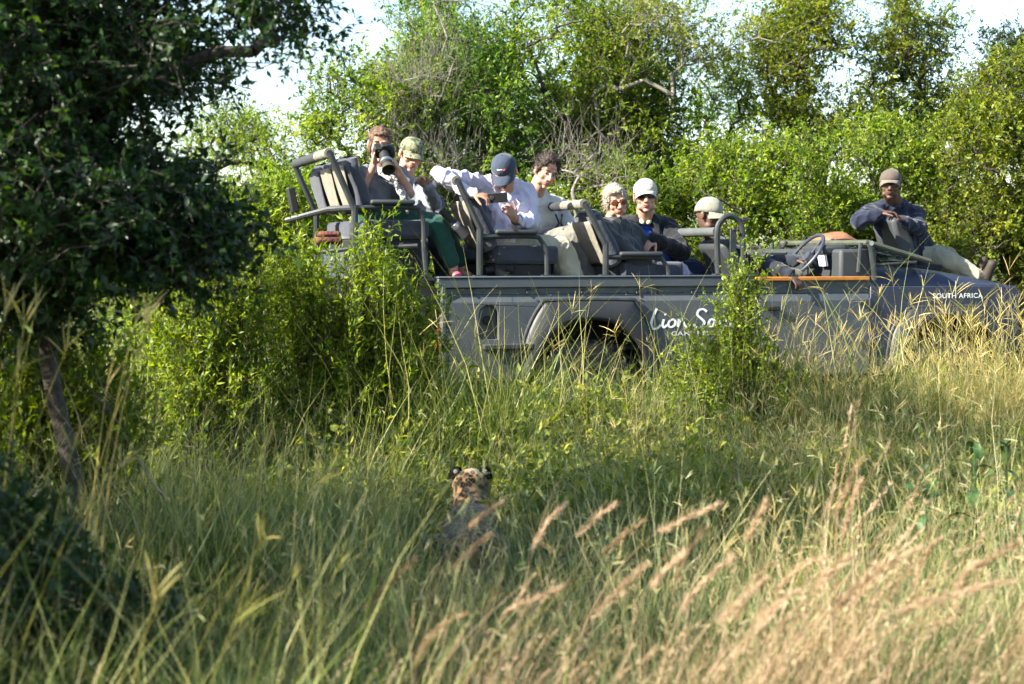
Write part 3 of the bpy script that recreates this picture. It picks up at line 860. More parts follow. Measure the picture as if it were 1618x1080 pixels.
def add_head(B, M, s=1.0, jaw=1.0, nose=1.0, neck=None, nr=.054):
    e = lambda c, r: B.ell(M @ (Vector(c) * s), tuple(q * s for q in r), M.to_3x3())
    p = lambda *c: M @ (Vector(c) * s)
    e((0, -.014, .032), (.074, .090, .082)); e((0, -.03, .0), (.066, .068, .075))
    e((0, .022, -.025), (.060, .060, .085)); e((0, .028, -.072), (.046 * jaw, .046, .036)); e((0, .062, -.100), (.020 * jaw, .016, .014))
    for x in (-1, 1):
        e((x * .040, .050, -.030), (.021, .022, .024)); e((x * .030, .072, .024), (.026, .012, .009)); e((x * .040, .03, -.075), (.020 * jaw, .03, .024))
        e((x * .079, -.010, -.010), (.008, .020, .032)); e((x * .077, -.006, -.035), (.007, .010, .012)); e((x * .013, .092, -.036), (.009, .010, .008))
        B.cap(p(x * .012, .085, -.045), p(x * .03, .066, -.068), .006 * s, .004 * s)
    B.cap(p(0, .080, .014), p(0, .100 + .006 * nose, -.032), .009 * s, .013 * s * nose)
    e((0, .078, -.060), (.024, .013, .007)); e((0, .076, -.072), (.021, .013, .008)); e((0, .060, .045), (.045, .015, .03))
    if neck is not None:
        B.cap(p(0, -.022, -.05), neck, nr * s, (nr + .008) * s); B.cap(p(0, .0, -.085), Vector(neck).lerp(p(0, .02, -.1), .15), nr * .8 * s, nr * s)

def face_bits(M, e_, s=1.0, brow=None, lip=None, eyes=True, gaze=(0, 0), closed=.0):
    loc = Vector(e_.location)
    F = Matrix.Translation(-loc) @ M
    pt = lambda *c: F @ (Vector(c) * s)
    rot = M.to_3x3()
    if eyes:
        for x in (-1, 1):
            q = MB().ell(pt(x * .031, .070, .001), (.0135 * s, .011 * s, .0078 * s), rot, 2).done("eye", M_EYE, e_)
            MB().ell(pt(x * .031 + gaze[0] * .004, .0785, .001 + gaze[1] * .003), (.006 * s, .0045 * s, .006 * s), rot, 2).done("iris", M_IRIS, q)
            MB().tube([pt(x * .017, .080, .004), pt(x * .031, .0835, .009), pt(x * .045, .077, .004)], .0018 * s, 5).done("upper_lid", brow or M_BROW, q)
    for x in (-1, 1):
        MB().tube([pt(x * .014, .087, .020), pt(x * .032, .087, .027), pt(x * .050, .073, .021)], [.0028 * s, .0036 * s, .0018 * s], 6).done("eyebrow", brow or M_BROW, e_)
    m2 = MB().ell(pt(0, .084, -.0605), (.022 * s, .010 * s, .0042 * s), rot, 2).ell(pt(0, .082, -.0705), (.019 * s, .010 * s, .0052 * s), rot, 2)
    m2.done("mouth", lip or M_LIP, e_)
    MB().tube([pt(-.021, .086, -.065), pt(0, .0945, -.0655), pt(.021, .086, -.065)], .0012 * s, 5).done("mouth_line", M_BROW, e_)

def glasses(M, e_, lens, s=1.0):
    F = Matrix.Translation(-Vector(e_.location)) @ M
    pt = lambda *c: F @ (Vector(c) * s)
    g = MB()
    for x in (-1, 1):
        g.tube([pt(x * .06, .068, .010), pt(x * .078, .04, .008), pt(x * .080, -.01, .0)], .003 * s, 6)
    g.tube([pt(-.012, .094, .004), pt(0, .098, .008), pt(.012, .094, .004)], .003 * s, 6)
    go = g.done("sunglasses", M_DARK, e_)
    for x in (-1, 1):
        m2 = MB()
        def fn(u, t):
            a = u * 2 * math.pi
            rx, rz = .027 * t, .018 * t
            xx = x * .034 + rx * math.copysign(abs(math.cos(a)) ** .7, math.cos(a)); zz = .000 + rz * math.copysign(abs(math.sin(a)) ** .8, math.sin(a))
            return pt(xx, .098 - (abs(xx) * 9) ** 2 * .055, zz)
        m2.grid(fn, 20, 4, closed_u=True); m2.done("lens", lens, go, solid=.004)

def cap_hat(M, e_, m, s=1.0, flat=0.0, brim=.075, droop=1.0, tilt=0.0, name="cap", mb_=None, pattern=None):
    F = Matrix.Translation(-Vector(e_.location)) @ M @ Matrix.Rotation(R(-tilt), 4, 'X')
    root = bpy.data.objects.new(name, None); COL.objects.link(root); root.parent = e_
    def dome(u, t):
        a = u * 2 * math.pi; ph = t * math.pi / 2
        rr = math.cos(ph) ** (1 - .55 * flat); h = math.sin(ph) ** (1 - .0 * flat)
        x = .084 * rr * math.cos(a); y = -.012 + .101 * rr * math.sin(a); z = .032 + .090 * h * (1 - .12 * flat) + .012 * (math.sin(a) > 0) * math.sin(a) * (1 - t) * 0
        z -= .022 * max(0, -math.sin(a)) * (1 - t) + (.014 if t < .01 else 0)
        wv = .0012 * math.sin(a * 6) * (1 - t)
        return F @ (Vector((x * (1 + wv * 8), y, z)) * s)
    m2 = MB().grid(dome, 36, 14, closed_u=True)
    m2.done("cap_crown", m, root, solid=.003, smooth=70)
    def br(u, t):
        a = (u - .5) * 2
        ang = math.pi / 2 - a * 1.05
        r0x, r0y = .084, .101
        x0 = r0x * math.cos(ang); y0 = -.012 + r0y * math.sin(ang)
        L = brim * math.cos(a * math.pi / 2) ** .55 if abs(a) < .999 else 0
        z = .024 - .012 * t - droop * .030 * a * a * t ** .7 - .012 * t * t
        return F @ (Vector((x0 * (1 + .06 * t * (1 - abs(a))), y0 + L * t, z)) * s)
    MB().grid(br, 18, 8).done("brim", mb_ or m, root, solid=.004, smooth=70)
    MB().ell(F @ (Vector((0, -.012, .122 - .010 * flat)) * s), (.007, .007, .004), None, 2).done("button", m, root)
    # stitched seams
    sm = MB()
    for k in range(6):
        sm.tube([dome(k / 6, t) * 1.0 for t in np.linspace(0, .97, 9)], .0013, 4)
    q = sm.done("seams", m, root); q['kind'] = 'stuff'
    return root

def hair(M, e_, m, s=1.0, parts=(), strands=0, seed=1, L=.03, drop=0.0, upf=.3):
    """hair cap on the back and top of the skull plus loose locks"""
    loc = Vector(e_.location)
    B = Blob()
    ee = lambda c, r: B.ell(M @ (Vector(c) * s), tuple(q * s for q in r), M.to_3x3())
    for c, r in parts: ee(c, r)
    o = B.done("hair", m, e_, voxel=.0055, smooth=1, fold=.004, fscale=26)
    if strands:
        rs_ = np.random.default_rng(seed); b = Bag()
        me = o.data; n = len(me.vertices)
        co = np.empty(n * 3, np.float32); me.vertices.foreach_get("co", co); co = co.reshape(-1, 3)
        no = np.array([v.normal[:] for v in me.vertices])
        k = rs_.integers(0, n, strands)
        back = np.array(M.to_3x3() @ Vector((0, -.5, -drop)))
        D = nrm(no[k] * upf + rs_.normal(size=(strands, 3)) * .45 + back)
        t = np.linspace(0, 1, 4)
        P = co[k][:, None] + D[:, None] * (L * rs_.uniform(.4, 1.2, strands)[:, None] * t)[..., None]
        P[:, :, 2] -= .25 * L * t ** 2
        strips(b, P, np.full((strands, 4), .0022) * np.array([1, 1, .7, .2]), nrm(rs_.normal(size=(strands, 3))), rs_.random(strands))
        me2 = b.mesh("locks"); link("locks", me2, m, o)
    return o

def add_hand(B, W_, d, n, thumb=1, curl=40, s=1.0, fan=.012):
    """W_ wrist, d pointing to the knuckles, n where the fingers curl to"""
    d = Vector(d).normalized(); n = Vector(n); n = (n - d * n.dot(d)).normalized(); x = d.cross(n) * thumb
    Wp = Vector(W_)
    B.ell(Wp + d * .045 * s, (.041 * s, .016 * s, .050 * s), frame3(x, n, d)); B.cap(Wp, Wp + d * .03 * s, .024 * s, .026 * s)
    for k, (o_, L) in enumerate(((.031, .070), (.0105, .080), (-.0105, .074), (-.030, .058))):
        p = Wp + d * (.082 - abs(o_) * .12) * s + x * o_ * s
        a = R(curl * .45); dd = (d * math.cos(a) + n * math.sin(a) + x * fan * (k - 1.2) * -4).normalized()
        r = .0092 * s
        for j, f in enumerate((.45, .32, .25)):
            q = p + dd * L * f * s
            B.cap(p, q, r, r * .93, 8); r *= .93; p = q
            a += R(curl * (1.0 - .15 * j)); dd = (d * math.cos(a) + n * math.sin(a) + x * fan * (k - 1.2) * -4).normalized()
    p = Wp + d * .022 * s + x * .030 * s; dd = (d * .62 + x * .72 + n * .25).normalized()
    for j, f in enumerate((.036, .032, .026)):
        q = p + dd * f * s; B.cap(p, q, (.0125 - j * .0012) * s, (.0112 - j * .0012) * s, 8); p = q
        dd = (dd + d * .35 + n * .25 * curl / 40).normalized()

def person(label, loc):
    return empty("person", loc, label=label, cat="person", group="people in the safari vehicle")
def torso(B, hL, hR, sL, sR, g=0.0, chest=.105, belly=.11, hip=.10):
    hL, hR, sL, sR = map(Vector, (hL, hR, sL, sR))
    c = (sL + sR) / 2; h = (hL + hR) / 2
    up = (c - h).normalized()
    cl = c.lerp(sL, .45) - up * .13; cr_ = c.lerp(sR, .45) - up * .13
    bl = h.lerp(hL, .55) + up * .16; br_ = h.lerp(hR, .55) + up * .16
    B.cap(cl, cr_, chest + g, chest + g); B.cap(bl, br_, belly + g, belly + g); B.cap(hL, hR, hip + g, hip + g)
    B.cap(cl, bl, chest + g, belly + g); B.cap(cr_, br_, chest + g, belly + g); B.cap(bl, hL, belly + g, hip + g); B.cap(br_, hR, belly + g, hip + g)
    B.cap(sL, sR, .052 + g, .052 + g); B.cap(sL, cl, .05 + g, .08 + g); B.cap(sR, cr_, .05 + g, .08 + g)
def trap(B, neck, sL, sR, g=0.0):
    neck = Vector(neck)
    for q in (sL, sR): B.cap(neck, Vector(q), .050 + g, .048 + g)
TOCAM = lambda p: (CAM - Vector(p)).normalized()
def cloth(name, c, c2=None, bump=.5, bs=18, ns=7, rough=.9):
    return mat(name, c, rough, col2=c2 or tuple(q * .82 for q in c), nscale=ns, bump=bump, bscale=bs, sheen=.15, spec=.2)

# leopard-print scarf and camouflage need a two-tone pattern
def pattern(name, base, stops, scale, kind='VORONOI', rough=.9):
    m = bpy.data.materials.new(name); m.use_nodes = True; n = m.node_tree; b = n.nodes["Principled BSDF"]; b.inputs["Roughness"].default_value = rough
    b.inputs["Specular IOR Level"].default_value = .2
    tc = n.nodes.new("ShaderNodeTexCoord")
    if kind == 'VORONOI':
        t = n.nodes.new("ShaderNodeTexVoronoi"); t.inputs["Scale"].default_value = scale; o = t.outputs["Distance"]
    else:
        t = n.nodes.new("ShaderNodeTexNoise"); t.inputs["Scale"].default_value = scale; t.inputs["Detail"].default_value = 3; o = t.outputs["Fac"]
    n.links.new(tc.outputs["Object"], t.inputs["Vector"])
    cr = n.nodes.new("ShaderNodeValToRGB"); cr.color_ramp.interpolation = 'CONSTANT' if kind == 'NOISE' else 'LINEAR'
    while len(cr.color_ramp.elements) < len(stops): cr.color_ramp.elements.new(.5)
    for e_, (p, c) in zip(cr.color_ramp.elements, stops): e_.position = p; e_.color = (*c, 1)
    n.links.new(o, cr.inputs[0]); n.links.new(cr.outputs[0], b.inputs["Base Color"])
    return m
M_CAMO = pattern("camouflage", None, [(0, (.05, .065, .035)), (.42, (.13, .15, .085)), (.55, (.23, .23, .15)), (.64, (.06, .06, .045))], 26, 'NOISE')
M_SCARF = pattern("animal_print_scarf", None, [(0, (.015, .015, .018)), (.30, (.02, .02, .022)), (.46, (.36, .35, .33)), (.6, (.42, .41, .39))], 95)

def limbs(B, pts, rad, g=0.0): B.chain([Vector(p) for p in pts], [r + g for r in rad])
ARM = (.048, .040, .036, .027)

# 1 woman with the camera
e = person("woman in a grey t-shirt and green trousers raising a camera to her eye", W(597, 345, .35))
hc = W(600, 227, .34); M = head_frame(hc, TOCAM(hc) + Vector((.10, 0, -.12)), roll=-4)
nk = W(598, 264, .38); sL = W(576, 272, .36); sR = W(632, 274, .42); hL = W(590, 340, .28); hR = W(612, 340, .44)
eL = W(568, 306, .18); wL = W(590, 262, .14); eR = W(648, 306, .22); wR = W(628, 266, .16)
kn = W(692, 356, .20); an = W(716, 420, .20); kn2 = W(698, 358, .42); an2 = W(728, 420, .40)
B = Blob(); add_head(B, M, .98, jaw=.9, neck=nk, nr=.046); torso(B, hL, hR, sL, sR, -.025, .095, .09, .10); trap(B, nk, sL, sR, -.012)
limbs(B, [sL, eL, wL], (.043, .034, .024)); limbs(B, [sR, eR, wR], (.043, .034, .024))
camp = W(606, 240, .14)
add_hand(B, wL, camp + Vector((-.05, .0, .02)) - wL, Vector((1, -.2, .1)), 1, 42, .9); add_hand(B, wR, camp + Vector((.045, 0, -.01)) - wR, Vector((-1, -.2, .3)), -1, 42, .9)
limbs(B, [hL, kn, an], (.07, .055, .035)); limbs(B, [hR, kn2, an2], (.07, .055, .035))
ft = W(722, 436, .14); B.chain([an, W(717, 432, .20), ft], [.036, .034, .022]); B.chain([an2, W(731, 432, .40), W(745, 436, .36)], [.036, .034, .022])
B.done("body", SK_F, e, .0062, 2, deci=.45)
B = Blob(); torso(B, hL, hR, sL, sR, .0, .095, .092, .10); trap(B, nk.lerp((sL + sR) / 2, .45), sL, sR, -.004); limbs(B, [sL, sL.lerp(eL, .55)], (.055, .052)); limbs(B, [sR, sR.lerp(eR, .55)], (.055, .052))
B.done("shirt", cloth("grey_tee", (.15, .155, .165)), e, .008, 3, fold=.007)
B = Blob(); B.cap(hL, hR, .112, .112); limbs(B, [hL, kn, an.lerp(kn, .1)], (.098, .076, .052)); limbs(B, [hR, kn2, an2.lerp(kn2, .1)], (.098, .076, .052))
B.done("trousers", cloth("green_trousers", (.016, .070, .052), (.013, .055, .042), bs=10), e, .008, 3, fold=.006)
B = Blob(); B.chain([an.lerp(W(717, 432, .2), .6), W(717, 433, .20), ft + Vector((.01, 0, 0))], [.030, .036, .028]); B.done("shoe", mat("pink_shoe", (.50, .07, .12), .6), e, .006, 2)
hair(M, e, mat("hair_brown", (.075, .042, .024), .55, col2=(.15, .09, .052), nscale=60, bump=.5, bscale=120), .98,
     [((0, -.022, .040), (.082, .095, .086)), ((0, -.05, -.01), (.076, .066, .08)), ((.0, .05, .075), (.056, .035, .026)), ((-.062, .012, -.02), (.016, .04, .055)), ((.062, .012, -.02), (.016, .03, .05)), ((0, -.105, .0), (.035, .035, .05))], 900, 3, .03, .5, .2)
face_bits(M, e, .98)
B = Blob()
B.chain([nk + Vector((.01, -.08, -.01)), nk + Vector((.035, -.11, -.05)), W(625, 288, .16), W(637, 312, .13), W(644, 334, .14)], [.018, .019, .018, .018, .014])
B.chain([nk + Vector((.04, -.05, .01)), nk + Vector((.05, -.09, -.03)), W(634, 290, .20), W(650, 330, .16)], [.016, .016, .016, .012])
B.done("scarf", M_SCARF, e, .007, 2, fold=.008, fscale=18)
# her camera
tgt = Vector((-.2, 9.0, .25))
cd = (tgt - camp).normalized()
ce = empty("camera", camp, label="black camera with a long zoom lens held up by the woman in grey", cat="camera")
F = Matrix.Identity(4); x_ = cd.cross(Vector((0, 0, 1))).normalized(); z_ = x_.cross(cd); FR = frame3(x_, cd, z_).to_4x4()
MB().box((-.0, -.01, 0), (.135, .06, .085)).box((0, -.005, .052), (.05, .05, .028)).ell((-.055, .02, .0), (.02, .022, .042)).done("camera_body", M_DARK, ce, bevel=.008, M=FR)
MB().lathe([(.036, .02), (.036, .075), (.033, .078), (.040, .082), (.040, .14), (.037, .143)], (0, 0, 0), 'Y', 28).done("lens_barrel", M_DARK, ce, M=FR)
MB().lathe([(.0405, .095), (.0425, .097), (.0425, .115), (.0405, .117)], (0, 0, 0), 'Y', 28).done("zoom_ring", mat("silver_ring", (.35, .36, .37), .3, .8), ce, M=FR)
MB().lathe([(.0, .135), (.036, .137), (.037, .143), (.046, .19), (.044, .19), (.036, .15)], (0, 0, 0), 'Y', 28).done("lens_hood", mat("lens_hood_brown", (.05, .045, .03), .5), ce, M=FR)
MB().tube(smooth_path([(-.06, -.01, .03), (-.085, -.02, -.05), (-.075, .0, -.20), (-.06, .01, -.34)], 5), .005, 5).done("strap", M_DARK, ce, M=FR)

# 2 man in the camouflage cap
e = person("man in a camouflage cap leaning out beside the woman with the camera", W(640, 345, 1.0))
hc = W(650, 243, .72); M = head_frame(hc, TOCAM(hc) + Vector((.38, 0, -.30)), roll=-12)
nk = W(640, 280, .82); sL = W(612, 292, .95); sR = W(668, 300, .80); hL = W(620, 350, 1.0); hR = W(645, 350, .95)
eR = W(686, 322, .66); wR = W(678, 296, .48)
B = Blob(); add_head(B, M, 1.03, neck=nk); torso(B, hL, hR, sL, sR, -.02); trap(B, nk, sL, sR, -.01)
limbs(B, [sR, eR, wR], (.045, .04, .028)); add_hand(B, wR, Vector((-.06, -.01, .05)), Vector((-.4, -.8, -.4)), 1, 70, .95)
eL = W(600, 330, .9); wL = W(640, 345, .75); limbs(B, [sL, eL, wL], (.045, .04, .028)); add_hand(B, wL, Vector((1, -.2, -.1)), Vector((0, 0, -1)), 1, 40)
kn = W(690, 360, .85); an = W(700, 430, .85); kn2 = W(700, 352, 1.1); an2 = W(712, 430, 1.1)
limbs(B, [hR, kn, an], (.08, .06, .04)); limbs(B, [hL, kn2, an2], (.08, .06, .04))
B.done("body", SK_F, e, .0062, 2, deci=.45); face_bits(M, e, 1.03, gaze=(.5, -.8))
B = Blob(); torso(B, hL, hR, sL, sR, .012); trap(B, nk.lerp((sL + sR) / 2, .3), sL, sR, .006); limbs(B, [sR, eR, wR], (.062, .055, .042)); limbs(B, [sL, eL, wL], (.062, .055, .042))
B.done("shirt", cloth("pale_blue_grey_shirt", (.28, .32, .38)), e, .008, 3, fold=.008)
B = Blob(); B.cap(hL, hR, .12, .12); limbs(B, [hR, kn, an], (.10, .08, .06)); limbs(B, [hL, kn2, an2], (.10, .08, .06)); B.done("trousers", cloth("grey_trousers", (.07, .075, .095)), e, .009, 3, fold=.006)
hair(M, e, mat("hair_short_brown", (.06, .04, .025), .7, col2=(.10, .07, .045), nscale=70, bump=.4, bscale=150), 1.03, [((0, -.026, .03), (.077, .086, .078)), ((0, -.05, -.02), (.068, .05, .05))], 300, 5, .012)
cap_hat(M, e, M_CAMO, 1.03, flat=.6, brim=.062, droop=.8, tilt=0)

# 3 man in the navy cap photographing with a phone
e = person("older man in a navy cap and pale lilac shirt photographing with a phone", W(806, 400, .32))
hc = W(797, 270, .22); M = head_frame(hc, TOCAM(hc) * .75 + Vector((-.12, 0, -.62)), roll=3)
nk = W(797, 306, .33); sL = W(762, 290, .32); sR = W(832, 300, .36); hL = W(798, 388, .26); hR = W(824, 392, .44)
eL = W(694, 276, .18); wL = W(748, 306, .06); eR = W(842, 352, .26); wR = W(814, 346, .06)
B = Blob(); add_head(B, M, 1.02, jaw=1.0, nose=1.1, neck=nk); torso(B, hL, hR, sL, sR, -.02); trap(B, nk, sL, sR, -.01)
limbs(B, [sL, eL, wL], (.047, .04, .028)); limbs(B, [sR, eR, wR], (.047, .04, .028))
ph = W(786, 312, -.01)
add_hand(B, wL, ph + Vector((-.07, 0, .01)) - wL, Vector((.4, .3, -1)), -1, 46, .98); add_hand(B, wR, ph + Vector((.05, 0, -.035)) - wR, Vector((-.8, .2, .5)), -1, 44, .95)
kn = W(888, 392, .20); an = W(908, 445, .20); kn2 = W(880, 398, .5); an2 = W(888, 450, .5)
limbs(B, [hL, kn, an], (.08, .06, .04)); limbs(B, [hR, kn2, an2], (.08, .06, .04)); B.cap(an, an + Vector((.12, -.03, -.03)), .04, .03)
B.done("body", SK_T, e, .0062, 2, deci=.45); face_bits(M, e, 1.02, brow=M_BROWG, gaze=(0, -1))
B = Blob(); torso(B, hL, hR, sL, sR, .012, .108, .105, .10); trap(B, nk.lerp((sL + sR) / 2, .4), sL, sR, .004); limbs(B, [sL, sL.lerp(eL, .5), eL, wL], (.064, .062, .056, .038)); limbs(B, [sR, sR.lerp(eR, .5), eR, wR.lerp(eR, .12)], (.064, .062, .056, .040))
B.cap(nk + Vector((-.05, -.02, -.02)), nk + Vector((-.015, -.10, -.07)), .018, .014); B.cap(nk + Vector((.05, -.02, -.02)), nk + Vector((.02, -.10, -.07)), .018, .014)
B.done("shirt", cloth("lilac_white_shirt", (.44, .43, .56), (.50, .46, .55), bs=12, bump=.6), e, .0075, 2, fold=.014, fscale=9)
bt = MB()
B = Blob(); B.cap(hL, hR, .118, .118); limbs(B, [hL, kn, an], (.10, .082, .075)); limbs(B, [hR, kn2, an2], (.10, .082, .075)); B.done("trousers", cloth("cream_trousers", (.36, .335, .25), bs=10), e, .008, 3, fold=.008)
L_ = -Vector(e.location)
MB().tube([L_ + wR.lerp(eR, .08) + Vector((.034 * math.cos(t), .012 * math.sin(t), .034 * math.sin(t))) for t in [k * math.pi / 8 for k in range(16)]], .008, 6, closed=True).done("watch", M_DARK, e)
cp = cap_hat(M, e, cloth("navy_cap", (.035, .048, .075)), 1.04, brim=.075, droop=.9)
FM = Matrix.Translation(-Vector(e.location)) @ M
def on_cap(x, z, s=1.04):
    h = min(1, max(0, (z - .032) / .090)); rr = math.sqrt(1 - h * h); y = -.012 + .101 * math.sqrt(max(0, rr * rr - (x / .084) ** 2))
    return FM @ (Vector((x, y + .004, z)) * s)
for nm, cc, pts in (("badge", (.55, .04, .05), [(-.030, .068), (-.022, .078), (-.012, .068), (-.020, .060)]), ("badge_lettering", (.7, .72, .78), [(-.010, .075), (.028, .075), (.028, .069), (-.010, .069)])):
    m2 = MB(); m2.bm.faces.new([m2.bm.verts.new(on_cap(*p)) for p in pts]); m2.done(nm, mat(nm, cc, .6), cp, solid=.002)
pe = empty("phone", ph, label="black phone with a round camera lens held sideways by the man in the navy cap", cat="phone")
fd = (tgt - ph).normalized() * .4 + TOCAM(ph) * .6; fd.normalize(); x_ = fd.cross(Vector((0, 0, 1))).normalized(); FR = frame3(x_, fd, x_.cross(fd)).to_4x4() @ Matrix.Rotation(R(4), 4, 'Y')
MB().box((0, 0, 0), (.135, .011, .068)).done("phone_case", M_DARK, pe, bevel=.004, M=FR)
MB().lathe([(0, .0085), (.010, .0085), (.0105, .0062)], (-.038 * -1, 0, .004), 'Y', 20).done("camera_lens", mat("lens_glass", (.05, .055, .06), .1, spec=.8), pe, M=FR)
MB().lathe([(.0105, .0075), (.0135, .0075), (.014, .005)], (.038, 0, .004), 'Y', 20).done("lens_ring", mat("silver_ring", (.35, .36, .37), .3, .8), pe, M=FR)

# 4 young man
e = person("bareheaded young man with short dark hair and a white shirt leaning forward", W(842, 392, .95))
hc = W(863, 270, .70); M = head_frame(hc, TOCAM(hc) + Vector((.42, 0, -.34)), roll=-14)
nk = W(846, 304, .84); sL = W(822, 312, .78); sR = W(884, 326, .95); hL = W(830, 392, .9); hR = W(850, 392, 1.1)
eR = W(905, 372, .8); wR = W(880, 385, .6)
B = Blob(); add_head(B, M, 1.03, jaw=.95, neck=nk, nr=.056); torso(B, hL, hR, sL, sR, -.02); trap(B, nk, sL, sR, -.01)
limbs(B, [sR, eR, wR], (.045, .04, .028)); add_hand(B, wR, Vector((-.6, -.5, -.2)), Vector((0, 0, -1)), 1, 45)
eL = W(815, 365, .7); wL = W(850, 385, .6); limbs(B, [sL, eL, wL], (.045, .04, .028)); add_hand(B, wL, Vector((.8, -.5, -.1)), Vector((0, 0, -1)), -1, 45)
kn = W(912, 374, .60); an = W(930, 445, .55); kn2 = W(925, 385, .95); an2 = W(945, 450, .95)
limbs(B, [hL, kn, an], (.08, .06, .04)); limbs(B, [hR, kn2, an2], (.08, .06, .04))
B.done("body", SK_F, e, .0062, 2, deci=.45); face_bits(M, e, 1.03, gaze=(.3, -.9))
B = Blob(); torso(B, hL, hR, sL, sR, .014, .11, .10, .10); trap(B, nk.lerp((sL + sR) / 2, .35), sL, sR, .008); limbs(B, [sR, eR, wR], (.066, .056, .042)); limbs(B, [sL, eL, wL], (.066, .056, .042))
B.done("shirt", cloth("white_shirt", (.42, .43, .40), (.46, .47, .44)), e, .008, 3, fold=.010, fscale=11)
B = Blob(); B.cap(hL, hR, .118, .118); limbs(B, [hL, kn, an], (.105, .09, .085)); limbs(B, [hR, kn2, an2], (.10, .08, .07)); B.done("trousers", cloth("stone_trousers", (.165, .162, .14), bs=10), e, .008, 3, fold=.009)
hair(M, e, mat("hair_dark", (.022, .015, .011), .55, col2=(.05, .035, .025), nscale=70, bump=.5, bscale=120), 1.03,
     [((0, -.028, .045), (.080, .088, .080)), ((0, -.055, -.005), (.072, .050, .055)), ((0, .035, .098), (.058, .040, .026)), ((0, -.01, .112), (.055, .06, .024)), ((-.063, -.012, .022), (.021, .05, .045)), ((.063, -.012, .022), (.021, .05, .045)), ((-.048, .03, .062), (.026, .036, .03)), ((.048, .03, .062), (.026, .036, .03))], 1500, 9, .028, -.2, .9)
MB().tube([Vector(p) - Vector(e.location) for p in smooth_path([W(852, 298, .60), W(850, 312, .56), W(845, 326, .58), W(849, 330, .57)], 4)], .004, 5).done("neck_cord", M_DARK, e)

# 5 grey-haired woman
e = person("woman with short grey blond hair and brown sunglasses in a dark fleece", W(985, 428, .38))
hc = W(973, 318, .36); M = head_frame(hc, TOCAM(hc) + Vector((.30, 0, -.10)), roll=8)
nk = W(966, 350, .40); sL = W(950, 362, .25); sR = W(1000, 366, .55); hL = W(975, 425, .30); hR = W(1000, 428, .50)
eL = W(1000, 405, .14); wL = W(1036, 424, .16); eR = W(1030, 405, .55); wR = W(1052, 425, .42)
B = Blob(); add_head(B, M, .99, jaw=.95, neck=nk, nr=.048); torso(B, hL, hR, sL, sR, -.02, .10, .10, .10); trap(B, nk, sL, sR, -.01)
limbs(B, [sL, eL, wL], (.045, .038, .026)); limbs(B, [sR, eR, wR], (.045, .038, .026)); add_hand(B, wL, Vector((.8, -.1, -.5)), Vector((.1, .3, -1)), 1, 30, .95); add_hand(B, wR, Vector((.8, -.3, -.5)), Vector((0, 0, -1)), 1, 30, .95)
kn = W(1062, 432, .30); an = W(1070, 480, .3); limbs(B, [hL, kn, an], (.075, .06, .04)); limbs(B, [hR, kn + Vector((0, .2, 0)), an + Vector((0, .2, 0))], (.075, .06, .04))
B.done("body", SK_F, e, .0062, 2, deci=.45); face_bits(M, e, .99, eyes=False, brow=M_BROWG); glasses(M, e, M_SUNB, .99)
B = Blob(); torso(B, hL, hR, sL, sR, .016, .10, .10, .10); trap(B, nk.lerp((sL + sR) / 2, .15), sL, sR, .010); limbs(B, [sL, eL, wL], (.066, .056, .044)); limbs(B, [sR, eR, wR], (.066, .056, .044)); B.cap(nk + Vector((-.02, 0, -.01)), nk + Vector((.03, -.03, .0)), .058, .056)
B.done("fleece_jacket", cloth("charcoal_fleece", (.035, .040, .044)), e, .008, 3, fold=.008)
B = Blob(); B.cap(hL, hR, .115, .115); limbs(B, [hL, kn, an], (.095, .075, .06)); limbs(B, [hR, kn + Vector((0, .2, 0)), an + Vector((0, .2, 0))], (.095, .075, .06)); B.done("trousers", cloth("dark_trousers", (.03, .034, .045)), e, .009, 3, fold=.006)
hair(M, e, mat("hair_grey_blond", (.27, .225, .165), .6, col2=(.38, .34, .28), nscale=70, bump=.5, bscale=120), .99,
     [((0, -.022, .042), (.084, .097, .088)), ((0, -.05, -.015), (.078, .062, .072)), ((.01, .052, .078), (.058, .034, .026)), ((-.068, .0, -.005), (.016, .042, .04)), ((.068, .0, -.005), (.016, .042, .04))], 1300, 12, .03, .35, .3)

# 6 man in the white cap
e = person("man in a white cap, black sunglasses and blue sweater under a black jacket", W(1028, 432, .95))
hc = W(1020, 309, .84); M = head_frame(hc, TOCAM(hc) + Vector((.06, 0, -.02)), roll=2)
nk = W(1020, 342, .92); sL = W(990, 356, .98); sR = W(1056, 360, .92); hL = W(1015, 430, 1.0); hR = W(1045, 430, .9)
eR = W(1078, 398, .66); wR = W(1034, 378, .50)
B = Blob(); add_head(B, M, 1.07, jaw=1.12, nose=1.1, neck=nk, nr=.060); torso(B, hL, hR, sL, sR, -.02); trap(B, nk, sL, sR, -.01)
limbs(B, [sR, eR, wR], (.05, .042, .03)); add_hand(B, wR, Vector((-.6, -.35, -.45)), Vector((-.2, .5, -1)), 1, 45)
eL = W(975, 395, .9); wL = W(1005, 410, .75); limbs(B, [sL, eL, wL], (.045, .04, .028)); add_hand(B, wL, Vector((.8, -.3, -.1)), Vector((0, 0, -1)), 1, 40)
kn = W(1100, 430, .75); an = W(1105, 480, .75); kn2 = W(1095, 425, 1.05); an2 = W(1100, 480, 1.05)
limbs(B, [hR, kn, an], (.08, .06, .04)); limbs(B, [hL, kn2, an2], (.08, .06, .04))
B.done("body", SK_F, e, .0062, 2, deci=.45); face_bits(M, e, 1.07, eyes=False, brow=M_BROWG); glasses(M, e, M_SUNG, 1.08)
tc_ = TOCAM(nk)
B = Blob(); torso(B, hL, hR, sL, sR, .004, .112, .115, .10); B.done("sweater", cloth("blue_sweater", (.035, .085, .42)), e, .009, 3, fold=.004)
B = Blob(); up_ = Vector((0, 0, 1)); xr = Vector((1, 0, 0)); c0 = (sL + sR) / 2
